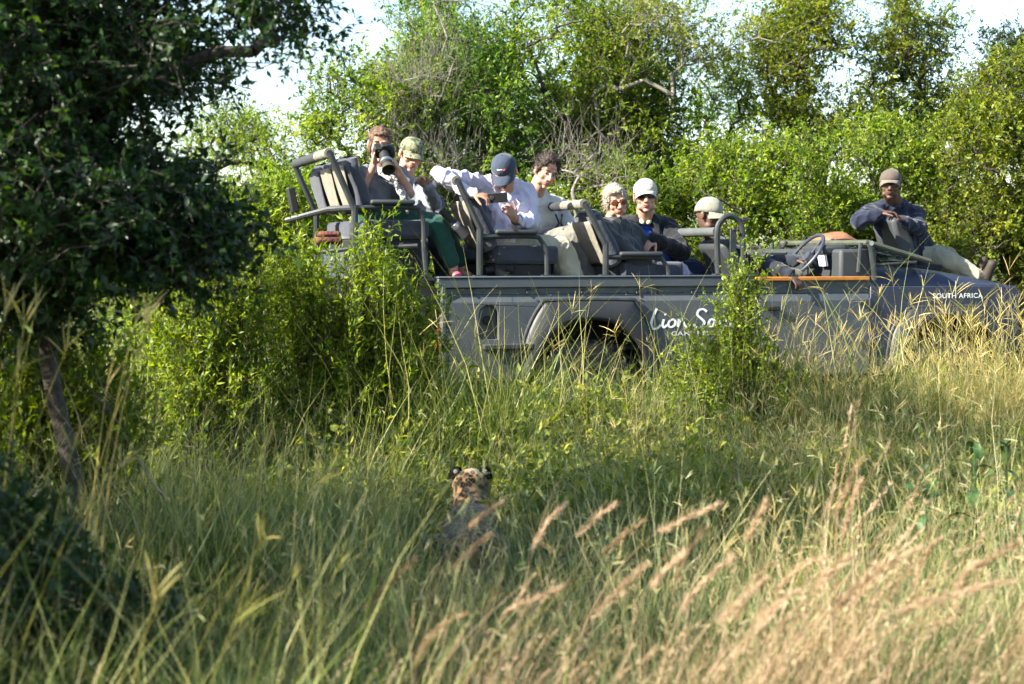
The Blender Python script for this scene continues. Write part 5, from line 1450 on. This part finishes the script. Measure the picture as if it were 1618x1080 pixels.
# ------------------------------------------------------------------ near dark tree, left
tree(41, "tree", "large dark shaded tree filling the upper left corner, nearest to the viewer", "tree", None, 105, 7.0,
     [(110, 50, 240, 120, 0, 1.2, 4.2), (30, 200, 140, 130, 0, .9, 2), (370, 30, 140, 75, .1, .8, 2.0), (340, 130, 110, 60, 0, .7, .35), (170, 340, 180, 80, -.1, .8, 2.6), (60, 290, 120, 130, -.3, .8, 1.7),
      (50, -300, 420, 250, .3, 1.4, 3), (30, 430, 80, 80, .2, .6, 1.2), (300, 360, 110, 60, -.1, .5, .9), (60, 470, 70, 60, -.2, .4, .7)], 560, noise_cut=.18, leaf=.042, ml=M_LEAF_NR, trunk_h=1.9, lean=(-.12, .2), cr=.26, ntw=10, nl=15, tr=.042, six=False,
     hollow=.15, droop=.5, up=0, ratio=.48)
# neighbours outside the left edge that shade the foreground, the nearer added for it
for sd_, x_, y_, lab in ((42, -4.2, 6.3, "shaded leafy tree standing outside the left edge beside the dark tree"), (43, -3.9, 4.5, "unseen leafy tree added outside the left edge, nearest to the viewer, to shade the foreground")):
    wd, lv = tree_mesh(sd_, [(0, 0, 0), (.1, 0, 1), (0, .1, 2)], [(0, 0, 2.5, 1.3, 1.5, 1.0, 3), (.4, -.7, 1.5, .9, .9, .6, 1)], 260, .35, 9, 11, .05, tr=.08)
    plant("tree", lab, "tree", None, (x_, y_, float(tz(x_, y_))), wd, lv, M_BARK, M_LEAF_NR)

# ------------------------------------------------------------------ bushes in front of the vehicle (long narrow leaves on arching stems)
def stem_bush(seed, name, label, cat, px, Y, spec, nst, leaf, ml, ratio=.3, nl=34, cr=.1, sw=.003, group=None):
    """arching stems from one base to points inside the lobes, leaves set along every stem"""
    rs = np.random.default_rng(seed)
    gx = (px - 809) / FPX * Y; gz = float(tz(gx, Y)) - .02
    bl = np.array(pblobs(spec, Y, gx, gz)); pr = bl[:, 6] / bl[:, 6].sum()
    wood = Bag(); lv = Bag()
    k = rs.choice(len(bl), nst, p=pr)
    d = nrm(rs.normal(size=(nst, 3))); tip = bl[k, :3] + d * bl[k, 3:6] * (rs.random(nst) ** .4)[:, None]
    tip[:, 2] = np.maximum(tip[:, 2], .15)
    root = np.stack([tip[:, 0] * .35 + rs.normal(size=nst) * .15, tip[:, 1] * .5 + rs.normal(size=nst) * .1, np.zeros(nst)], 1)
    mid = root * .4 + tip * .6 + np.stack([np.zeros(nst), np.zeros(nst), .1 + .12 * rs.random(nst) + 0 * tip[:, 2]], 1)
    ts = np.linspace(0, 1, 9)
    b = lambda t: root[:, None] * ((1 - t) ** 2)[None, :, None] + mid[:, None] * (2 * t * (1 - t))[None, :, None] + tip[:, None] * (t ** 2)[None, :, None]
    Pth = b(ts) + rs.normal(size=(nst, 9, 3)) * .012
    for i in range(8):
        frusta(wood, Pth[:, i], np.full(nst, sw * (1.25 - i * .12)), Pth[:, i + 1], np.full(nst, sw * (1.25 - (i + 1) * .12)), 4)
    # side twigs
    ns = 5
    ti = rs.integers(3, 8, (nst, ns))
    a0 = Pth[np.arange(nst)[:, None], ti].reshape(-1, 3)
    dd = nrm(rs.normal(size=(nst * ns, 3)) + np.array([0, 0, .5]) + np.repeat(nrm(tip - mid), ns, 0) * .8)
    a1 = a0 + dd * rs.uniform(.08, .26, (nst * ns, 1))
    frusta(wood, a0, np.full(len(a0), sw * .6), a1, np.full(len(a0), sw * .25), 3)
    segA = np.concatenate([Pth[:, 4:8].reshape(-1, 3), np.repeat(a0, 2, 0)]); segB = np.concatenate([Pth[:, 5:9].reshape(-1, 3), np.repeat(a1, 2, 0)])
    m = nl // 4
    t = rs.random((len(segA), m, 1))
    Pn = (segA[:, None] + (segB - segA)[:, None] * t).reshape(-1, 3)
    D = nrm(np.repeat(segB - segA, m, 0)) * .8 + rs.normal(size=(len(Pn), 3)) * .6
    L = leaf * rs.uniform(.5, 1.25, len(Pn))
    tone = np.clip(np.repeat(rs.random(len(segA)) * .5, m) + rs.random(len(Pn)) * .5, 0, 1)
    leaves(lv, Pn, D, np.array([0, 0, 1.]) + rs.normal(size=(len(Pn), 3)) * .6, L, L * ratio * .5, tone, six=False)
    e = empty(name, (gx, Y, gz), label=label, cat=cat, group=group)
    link("stem", wood.mesh("stem"), M_BARK, e); link("foliage", lv.mesh("foliage"), ml, e)
    return e
stem_bush(51, "shrub", "big bright green shrub with narrow leaves covering the rear end of the vehicle", "shrub", 540, 10.2,
          [(560, 430, 110, 70, 0, .45, 3), (600, 350, 40, 50, .1, .25, .7), (690, 530, 32, 80, .2, .2, 1.2), (430, 410, 80, 60, 0, .45, 1.4), (640, 470, 55, 70, .1, .3, 1.6), (590, 560, 95, 80, 0, .4, 2.4), (450, 560, 90, 70, -.1, .4, 1.2), (640, 590, 60, 60, .1, .3, 1.2), (520, 620, 130, 60, -.25, .35, 2), (470, 360, 45, 40, 0, .3, .6)],
          400, .052, M_LEAF_BUSH, nl=24)
stem_bush(52, "shrub", "light green shrub left of the big shrub, under the dark tree", "shrub", 330, 9.7,
          [(340, 440, 90, 70, 0, .4, 2), (270, 510, 100, 80, 0, .4, 2), (390, 380, 50, 50, 0, .3, 1), (330, 590, 120, 60, -.2, .4, 1.6)], 260, .045, M_LEAF_BUSH, nl=26)
stem_bush(53, "shrub", "small-leaved yellow green shrub in front of the driver's door", "shrub", 1150, 10.3,
          [(1150, 560, 90, 80, 0, .32, 3), (1160, 460, 36, 70, 0, .15, .9), (1190, 410, 22, 40, 0, .1, .25), (1110, 610, 80, 50, 0, .3, 2), (1230, 600, 60, 60, 0, .25, 1.3)],
          300, .030, M_LEAF_BUSH, ratio=.5, nl=30, sw=.0025)
stem_bush(55, "shrub", "tall green leafy shrub at the left edge, growing up under the dark tree", "shrub", 60, 7.6,
          [(40, 620, 110, 110, 0, .4, 2.5), (150, 560, 80, 90, .1, .35, 1.6), (20, 500, 60, 70, 0, .3, 1), (210, 640, 70, 70, 0, .3, .9)], 260, .045, M_LEAF_BUSH, ratio=.34, nl=22)
stem_bush(54, "shrub", "dark shaded weed with broad leaves at the lower left edge", "shrub", 40, 5.2,
          [(40, 900, 130, 110, 0, .3, 2), (10, 770, 60, 70, 0, .25, .7), (190, 970, 90, 70, 0, .25, 1)], 80, .05, M_LEAF_NR, ratio=.45, nl=22)

# ------------------------------------------------------------------ grasses: clumps drawn once, scattered by geometry nodes
def g_blades(bag, rs, n, rad, h, lean, width, segs=5, tone=(0, 1), curl=1.0, wind=(0, 0)):
    ang = rs.random(n) * 2 * np.pi
    r0 = rad * np.sqrt(rs.random(n))
    base = np.stack([np.cos(ang) * r0, np.sin(ang) * r0, np.zeros(n) - .03], 1)
    a2 = rs.random(n) * 2 * np.pi
    H = h * rs.uniform(.45, 1.1, n)
    ln = lean * rs.uniform(.2, 1.2, n)
    dirn = np.stack([np.cos(a2), np.sin(a2), np.zeros(n)], 1) * ln[:, None] + np.array([wind[0], wind[1], 0])
    t = np.linspace(0, 1, segs)
    P = base[:, None] + dirn[:, None] * (H[:, None] * (t ** (1.6 + curl * .4))[None])[..., None]
    P[:, :, 2] += H[:, None] * (t - .25 * curl * np.minimum(ln, 1.2)[:, None] * t ** 2.5)
    P[:, 1:] += rs.normal(size=(n, segs - 1, 3)) * .006
    W = width * rs.uniform(.6, 1.2, n)[:, None] * (1 - t ** 2 * .92)[None] * .5
    sa = a2 + np.pi / 2 + rs.normal(size=n) * .6
    side = np.stack([np.cos(sa), np.sin(sa), np.zeros(n)], 1)
    strips(bag, P, W, side, rs.uniform(tone[0], tone[1], n))
    return P

def seed_fingers(bag, rs, P, nf=7, fl=.11, w=.0045, tone=.8, spread=.55):
    """stalk tops carrying a spray of thin straight spikes"""
    tip = P[:, -1]; d = nrm(P[:, -1] - P[:, -2]); n = len(tip)
    for j in range(nf):
        up = rs.uniform(-.0, .05, n)[:, None]
        D = nrm(d * rs.uniform(.35, 1.0, n)[:, None] + nrm(rs.normal(size=(n, 3))) * spread)
        L = fl * rs.uniform(.6, 1.2, n)
        t = np.linspace(0, 1, 4)
        Q = (tip - d * up)[:, None] + D[:, None] * (L[:, None] * t)[..., None]
        Q[:, :, 2] -= (L[:, None] * .18 * t ** 2)
        side = nrm(np.cross(D, rs.normal(size=(n, 3))))
        W = np.full((n, 4), w) * np.array([.5, 1, .9, .3]) * .5
        strips(bag, Q, W, side, np.full(n, tone) + rs.normal(size=n) * .12)

def plume(bag, rs, P, L=.2, nsp=60, sl=.016, tone=.7, fat=.010):
    """fluffy seed head along the end of every path in P"""
    for p in P:
        seg = np.linalg.norm(np.diff(p, axis=0), axis=1); cum = np.concatenate([[0], np.cumsum(seg)])
        s = cum[-1] - L * (1 - rs.random(nsp)) * 1.0
        q = np.stack([np.interp(s, cum, p[:, i]) for i in range(3)], 1)
        dq = nrm(np.stack([np.interp(np.minimum(s + .02, cum[-1]), cum, p[:, i]) for i in range(3)], 1) - q + 1e-5)
        env = np.clip(np.sin(np.clip((cum[-1] - s) / L, .02, .98) * np.pi) ** .6, .3, 1)
        D = nrm(dq + rs.normal(size=(nsp, 3)) * .38)
        q = q + nrm(rs.normal(size=(nsp, 3))) * fat * .4 * env[:, None]
        leaves(bag, q, D, rs.normal(size=(nsp, 3)), sl * rs.uniform(.7, 1.6, nsp), np.full(nsp, .0016), np.clip(tone + rs.normal(size=nsp) * .15, 0, 1))

def variants(nv, fn, m, seed):
    out = []
    for i in range(nv):
        b = Bag(); fn(b, np.random.default_rng(seed + i))
        me = b.mesh("clump"); me.materials.append(m)
        out.append(bpy.data.objects.new("clump", me))
    return out

def scatter(name, label, pts, rot, scl, objs, seed=0, tilt=.12, cat="grass"):
    n = len(pts)
    me = bpy.data.meshes.new(name); me.vertices.add(n)
    me.vertices.foreach_set("co", np.asarray(pts, np.float32).ravel())
    rs = np.random.default_rng(seed)
    for k, v in (("rz", rot), ("scl", scl), ("tx", rs.normal(size=n) * tilt), ("ty", rs.normal(size=n) * tilt)):
        a = me.attributes.new(k, 'FLOAT', 'POINT'); a.data.foreach_set("value", np.asarray(v, np.float32))
    a = me.attributes.new("pick", 'INT', 'POINT'); a.data.foreach_set("value", rs.integers(0, len(objs), n).astype(np.int32))
    o = link(name, me)
    t = bpy.data.node_groups.new(name, 'GeometryNodeTree')
    t.interface.new_socket("Geometry", in_out='INPUT', socket_type='NodeSocketGeometry')
    t.interface.new_socket("Geometry", in_out='OUTPUT', socket_type='NodeSocketGeometry')
    N = t.nodes.new; L = t.links.new
    gi = N("NodeGroupInput"); go = N("NodeGroupOutput")
    join = N("GeometryNodeJoinGeometry")
    for ob in reversed(objs):
        oi = N("GeometryNodeObjectInfo"); oi.inputs[0].default_value = ob; oi.inputs["As Instance"].default_value = True
        L(oi.outputs["Geometry"], join.inputs[0])
    iop = N("GeometryNodeInstanceOnPoints"); iop.inputs["Pick Instance"].default_value = True
    def attr(nm, ty='FLOAT'):
        q = N("GeometryNodeInputNamedAttribute"); q.data_type = ty; q.inputs[0].default_value = nm
        return q.outputs[0]
    cx_ = N("ShaderNodeCombineXYZ")
    L(attr("tx"), cx_.inputs[0]); L(attr("ty"), cx_.inputs[1]); L(attr("rz"), cx_.inputs[2])
    er = N("FunctionNodeEulerToRotation"); L(cx_.outputs[0], er.inputs[0])
    L(gi.outputs[0], iop.inputs["Points"]); L(join.outputs[0], iop.inputs["Instance"])
    L(attr("pick", 'INT'), iop.inputs["Instance Index"]); L(er.outputs[0], iop.inputs["Rotation"]); L(attr("scl"), iop.inputs["Scale"])
    L(iop.outputs[0], go.inputs[0])
    md = o.modifiers.new("scatter", 'NODES'); md.node_group = t
    return tag(o, label, cat, kind="stuff")

def field(rs, n, y0, y1, fn, margin=1.25, ypow=1.0):
    """random ground points inside what the camera and a step to its side can see, kept with probability fn(X, Y, pixel column)"""
    out = []
    Y = y0 + (y1 - y0) * rs.random(n) ** ypow
    X = (rs.random(n) * 2 - 1) * (.313 * Y * margin + .6)
    px = X / Y * FPX + 809
    p = fn(X, Y, px)
    k = rs.random(n) < p
    X, Y = X[k], Y[k]
    return np.stack([X, Y, tz(X, Y)], 1)
def patch(X, Y, s, seed):
    return .5 + .5 * np.sin(X * s + seed + 1.3 * np.sin(Y * s * .8 + seed * 2)) * np.sin(Y * s * 1.1 + seed * 1.7 + np.sin(X * s * .7))
def under_car(X, Y, g=0.0):
    lx = (X + .464) * .961 + (Y - 11) * .2756; ly = -(X + .464) * .2756 + (Y - 11) * .961
    return (lx > -.1 - g) & (lx < 4.6 + g) & (ly > -.02 - g) & (ly < 1.75 + g)
leo = lambda X, Y: np.exp(-(((X + .23) / .30) ** 2 + ((Y - 9.0) / .55) ** 2) * 1.0)
leofront = lambda X, Y: ((np.abs(X + .23 * Y / 9) < .26) & (Y < 9.0) & (Y > 6.2))

rs = np.random.default_rng(77)
vg = variants(5, lambda b, r: (g_blades(b, r, 40, .10, .52, .75, .0055, 6, (0, .6)), g_blades(b, r, 2, .10, .85, .6, .0045, 6, (.8, 1), .5)), M_GRASS, 100)
vf = variants(5, lambda b, r: (g_blades(b, r, 26, .12, .52, .55, .0036, 5, (0, .5), .6), g_blades(b, r, 3, .12, .92, .55, .0030, 6, (.8, 1), .3), seed_fingers(b, r, g_blades(b, r, 2, .10, .80, .38, .0026, 5, (.6, 1), .4), 3, .05, .0028, .9)), M_FINE, 200)
def _dry(b, r):
    g_blades(b, r, 13, .14, .62, .5, .0065, 5, (0, .5))
    g_blades(b, r, 5, .14, .95, .40, .0034, 6, (.5, 1), .4)
    P = g_blades(b, r, 3, .14, 1.0, .30, .0034, 6, (.5, 1), .4)
    seed_fingers(b, r, P, 4, .12, .0036, .75, .5)
vd = variants(6, _dry, M_DRY, 300)
def _plume(b, r):
    g_blades(b, r, 20, .10, .50, .35, .005, 5, (0, .55), 1.0, wind=(.35, 0))
    g_blades(b, r, 9, .12, .80, .25, .0042, 7, (.5, 1), .8, wind=(.42, 0))
    P = g_blades(b, r, 6, .12, .80, .22, .0036, 9, (.4, .9), 1.1, wind=(.5, 0))
    for q in range(6): plume(b, r, P[q:q + 1], r.uniform(.12, .2), 55, .012, r.uniform(.35, .95), .006)
vp = variants(6, _plume, M_PLUME, 400)
def _weed(b, r):
    P = g_blades(b, r, 9, .07, .30, .5, .003, 5, (0, .4), .3)
    q = P[:, 1:].reshape(-1, 3); m = 5
    q = np.repeat(q, m, 0); d = r.normal(size=(len(q), 3)) + np.array([0, 0, .3])
    leaves(b, q + r.normal(size=q.shape) * .012, d, np.array([0, 0, 1.]) + r.normal(size=q.shape) * .4, r.uniform(.018, .04, len(q)), r.uniform(.005, .009, len(q)), r.random(len(q)))
vw = variants(5, _weed, M_WEED, 500)
def _tuft(b, r):
    g_blades(b, r, 60, .12, .22, .9, .006, 4, (0, 1))
vt = variants(4, _tuft, M_GRASS, 600)

def S_(name, label, P, objs, s0, s1, seed, extra=None, tilt=.12, turn=6.28):
    r = np.random.default_rng(seed)
    sc = r.uniform(s0, s1, len(P)) * (.72 + .5 * patch(P[:, 0], P[:, 1], 3.3, seed * 1.7))
    if extra is not None: sc = sc * extra(P[:, 0], P[:, 1])
    return scatter(name, label, P, (r.random(len(P)) - .5) * turn, sc, objs, seed, tilt)

# ground cover everywhere
P = field(rs, 21000, 3.0, 22, lambda X, Y, px: np.where(under_car(X, Y, -.1), .05, .9), ypow=.8)
S_("grass", "short green ground cover of grass tufts between the taller grasses", P, vt, .7, 1.5, 1)
# long green grass: strongest on the left, mixed elsewhere
P = field(rs, 9500, 3.4, 10.7, lambda X, Y, px: np.clip(np.where(px < 690, .9, np.where(Y > 9.2, .62, .18)) * (.25 + 1.1 * patch(X, Y, 2.3, 1)), 0, 1) * (1 - leo(X, Y) * .9 * (Y > 8.8)) * np.where(leofront(X, Y), .05, 1) * ~under_car(X, Y) * np.where(Y < 6, .4, 1), ypow=.9)
S_("grass.001", "long leaning green grass on the left side below the shrubs", P, vg, .75, 1.25, 2, lambda X, Y: np.where(X / Y > -.05, .85, np.where(X / Y < -.17, 1.25, 1.08)) * np.where((Y > 9.9) & (X > -.9), 1.75, 1))
# fine wispy grass round the leopard and on the right
P = field(rs, 10500, 4.6, 10.6, lambda X, Y, px: np.clip(.75 * (.30 + 1.1 * patch(X, Y, 1.9, 4)), 0, 1) * np.where(px < 600, .6, 1) * np.where((leo(X, Y) > .45) & (Y > 8.75), .10, 1) * ~under_car(X, Y), ypow=.85)
S_("grass.002", "fine wispy grey green grass around the leopard", P, vf, .65, 1.05, 3, lambda X, Y: np.where(leofront(X, Y), np.where(Y > 7.9, .42, .62), 1.12), tilt=.2)
# tall dry grass before the bonnet, thinner before the rear wheel
P = field(rs, 7600, 9.0, 10.9, lambda X, Y, px: np.clip(sstep(1150, 1360, px) * np.where(Y > 9.9, .8, .45) * (.35 + .65 * patch(X, Y, 3.1, 2)) + .07, 0, 1) * ~under_car(X, Y))
S_("dry_grass", "tall dry golden grass standing before the vehicle's bonnet and door", P, vd, .8, 1.22, 4, lambda X, Y: (.62 + .33 * sstep(.9, 2.0, X)) * (.82 + .3 * patch(X, Y, 4.3, 6)) * np.where(Y > 9.8, 1, .62))
# same behind the vehicle
P = field(rs, 3000, 13.3, 16, lambda X, Y, px: .5 * (px > 640))
S_("dry_grass.001", "dry grass behind the vehicle at the foot of the bushes", P, vd, .7, 1.2, 5)
P = field(rs, 4600, 5.6, 10.5, lambda X, Y, px: np.where((px > 820) & (Y > 8.0), 1.0, .42) * patch(X, Y, 2.4, 12) * np.where(leofront(X, Y) | (leo(X, Y) > .3), 0, 1))
S_("dry_grass.002", "scattered thin straw stems standing above the green grass", P, vd, .5, .85, 15, tilt=.2)
# weeds
P = field(rs, 11000, 8.2, 10.7, lambda X, Y, px: np.where((px > 780), .9, .45) * patch(X, Y, 2.2, 9) * ~under_car(X, Y) * (leo(X, Y) < .2) * ~leofront(X, Y))
S_("weeds", "low yellow green leafy weeds growing among the grass below the vehicle", P, vw, .9, 2.0, 6)
# pale plumed grass in the foreground
P = field(rs, 2100, 3.7, 6.2, lambda X, Y, px: np.clip(sstep(450, 900, px) * .8 + .14, 0, 1) * (.03 + 1.2 * patch(X, Y, 4.6, 3) ** 1.7) * np.where(Y > 5.2, .45, 1), ypow=.8)
S_("plume_grass", "blurred pale tan plumed grass across the lower right foreground", P, vp, .75, 1.25, 7, lambda X, Y: .78 + .28 * sstep(.1, 1.0, X), tilt=.14, turn=2.6)

# ------------------------------------------------------------------ stalks one can tell apart
def stalks(name, label, cat, group, spots, fn, m, seed):
    for i, (px, py, Y) in enumerate(spots):
        r = np.random.default_rng(seed + i)
        p = at(px, py, Y); gx = p.x + r.normal() * .07 - (r.uniform(.05, .42) if "plume" in name else 0); gz = float(tz(gx, Y))
        b = Bag(); fn(b, r, Vector((p.x - gx, 0, p.z - gz)))
        o = link(name, b.mesh(name), m, loc=(gx, Y, gz)); tag(o, label if i == 0 or group else label, cat, group)
def one_stalk(b, r, tip, w, bend, n=9):
    t = np.linspace(0, 1, n)
    bd = np.array([r.normal() * .04, r.normal() * .05, 0])
    P = np.array(tip)[None] * np.stack([t ** (1 + bend), t, t ** (1 / (1 + bend * .35))], 1) + np.sin(t * np.pi)[:, None] * bd
    P = P[None]
    s = nrm(np.array([[1.0, r.normal() * .4, 0]]))
    W = (w * (1 - .6 * t))[None] * .5
    strips(b, P, W, s, np.array([.7])); strips(b, P, W, nrm(np.cross(s, np.array([[0, 0, 1.]]))), np.array([.7]))
    return P
def finger_stalk(b, r, tip):
    P = one_stalk(b, r, tip, .0036, .5)
    for k in range(2): seed_fingers(b, r, P, int(r.integers(3, 6)), r.uniform(.10, .17), .0036, r.uniform(.5, .9), r.uniform(.5, .9))
spots = [(905, 488, 10.0), (935, 458, 10.1), (750, 523, 10.0), (1010, 448, 10.2), (795, 590, 9.9), (875, 545, 10.1), (970, 520, 10.0), (1060, 500, 10.1), (690, 505, 9.9),
         (1220, 455, 10.0), (1265, 475, 10.0), (1180, 500, 9.9), (1300, 455, 10.1), (1345, 470, 10.0), (1390, 462, 10.1), (1440, 470, 9.9), (1245, 505, 9.8), (665, 560, 9.8),
         (840, 610, 9.8), (1000, 590, 9.7), (1360, 500, 9.8), (1490, 480, 10.0), (1535, 490, 9.9), (1585, 495, 10.0), (720, 570, 9.9), (1410, 440, 10.2), (1030, 550, 9.9), (930, 560, 9.7)]
stalks("grass_stalk", "thin dry grass stalk with a spray of spiky seed fingers, standing before the vehicle's side", "grass stalk", "spiky seed stalks standing before the vehicle", spots, finger_stalk, M_DRY, 900)
def plume_stalk(b, r, tip):
    P = one_stalk(b, r, tip, .0045, r.uniform(.8, 1.6), 14)
    P[:, -5:, 2] -= (np.linspace(0, 1, 5) ** 2 * r.uniform(-.02, .10))[None]; P[:, -5:, 0] += (np.linspace(0, 1, 5) ** 1.5 * r.uniform(.0, .07))[None]
    plume(b, r, P, r.uniform(.14, .24), 230, .020, r.uniform(.6, 1.0), .011)
spots = [(985, 905, 4.3), (1060, 865, 4.6), (1250, 900, 4.2), (1330, 880, 4.4), (1500, 905, 4.1), (1590, 850, 4.6), (850, 905, 4.5), (1170, 920, 4.0), (880, 762, 5.2), (960, 790, 5.4), (1130, 780, 5.0), (1190, 800, 5.1), (1090, 800, 4.9), (1010, 830, 5.2), (1340, 700, 5.3), (1355, 745, 5.3), (1215, 850, 4.8), (1290, 830, 4.9),
         (1440, 840, 4.7), (1530, 835, 4.7), (1400, 860, 4.6), (640, 890, 5.0), (790, 770, 5.3), (700, 940, 4.6), (1560, 880, 4.5), (1130, 860, 4.6), (760, 850, 5.4), (1480, 800, 5.0)]
stalks("plume_stalk", "blurred pale grass stalk with a fluffy arching plume in the lower right foreground", "grass stalk", "pale plumed stalks rising in the foreground", spots, plume_stalk, M_PLUME, 950)
spots = [(60, 470, 5.8), (235, 480, 6.3), (240, 510, 6.2), (120, 690, 5.1), (110, 540, 5.6), (170, 600, 5.9), (250, 640, 6.2), (330, 650, 6.4), (15, 480, 5.0), (200, 720, 5.2), (130, 800, 4.6), (330, 820, 4.9), (420, 850, 4.6), (540, 880, 4.7), (250, 930, 4.2), (380, 960, 4.1), (500, 760, 6.0), (235, 490, 5.6), (215, 500, 5.4), (415, 705, 5.8), (40, 500, 5.4), (470, 900, 4.8), (290, 560, 6.0), (30, 580, 5.0)]
def left_stalk(b, r, tip):
    P = one_stalk(b, r, Vector((tip.x + .0, tip.y, tip.z)), .007, .7)
    seed_fingers(b, r, P, 5, .10, .006, .5)
def lean_stalk(b, r, tip):
    t2 = Vector((tip.x, tip.y, tip.z)); b2 = Bag()
    P = one_stalk(b, r, t2, .007, .5)
    P0 = P.copy()
    seed_fingers(b, r, P, 6, r.uniform(.09, .16), .0045, .7, .35)
for i, (px, py, Y) in enumerate(spots):
    r = np.random.default_rng(990 + i); p = at(px, py, Y); gx = p.x - r.uniform(.15, .45); gz = float(tz(gx, Y))
    b = Bag(); lean_stalk(b, r, Vector((p.x - gx, 0, p.z - gz)))
    tag(link("grass_stalk", b.mesh("grass_stalk"), M_DRY, loc=(gx, Y, gz)), "pale grass stalk leaning to the right in the shaded left foreground", "grass stalk", "leaning stalks in the left foreground")

# broad-leaved milkweed plants on the right: every leaf is a piece one can pick out
M_BROAD = mat("broad_leaf", (.018, .048, .010), .5, col2=(.035, .08, .018), nscale=18, bump=.25, bscale=50)
def broad_leaf_mesh():
    mb = MB()
    def fn(u, v):
        wdt = .030 * math.sin(math.pi * min(1, v * .93 + .05)) ** .8
        x = (u - .5) * 2 * wdt
        return (x, v * .11, .018 * math.sin(v * math.pi) - .015 * v * v + abs(u - .5) * .012)
    mb.grid(fn, 4, 6)
    me = bpy.data.meshes.new("leaf"); mb.bm.to_mesh(me); mb.bm.free()
    for p in me.polygons: p.use_smooth = True
    me.materials.append(M_BROAD); return me
BL = broad_leaf_mesh()
for i, (px, py, Y, lab) in enumerate(((1540, 700, 7.6, "tall broad-leaved green plant on the right, its large leaf hanging over the shaded grass"),
                                      (1590, 705, 7.7, "broad-leaved plant at the right edge beside the taller one"),
                                      (1462, 745, 7.5, "small broad-leaved plant left of the taller broad-leaved plant"))):
    p = at(px, py, Y); gz = float(tz(p.x, Y)); h = p.z - gz
    e = empty("broadleaf_plant", (p.x, Y, gz), label=lab, cat="plant")
    MB().tube([(0, 0, -.02), (.01, 0, h * .5), (0, 0, h)], [.009, .008, .005], 6).done("stem", M_GRASS if False else M_BROAD, e)
    r = random.Random(i + 3)
    for k in range(9 - i):
        z = h * (1 - .09 * (k // 2) * 1.6) ; a = (k % 2) * math.pi + (k // 2) * 1.4 + r.uniform(-.3, .3)
        o = link("leaf", BL, None, e)
        o.location = (0, 0, z); s_ = r.uniform(.75, 1.25)
        o.scale = (s_, s_, s_)
        o.rotation_euler = (r.uniform(-1.1, .5), r.uniform(-.3, .3), a)
# fallen dead branch in the left grass
pts = [at(120, 590, 7.6), at(180, 660, 7.5), at(240, 760, 7.4), at(270, 790, 7.35)]
c0 = pts[-1].copy()
o = MB().tube([p - c0 for p in smooth_path(pts, 5)], .008, 7).tube([(at(150, 580, 7.5) - c0), (at(175, 650, 7.5) - c0)], .005, 6).done("dead_branch", M_BARK_PALE)
o.location = c0; tag(o, "thin dead grey branch leaning in the grass under the dark tree", "branch")

bpy.data.scenes.remove(WS)
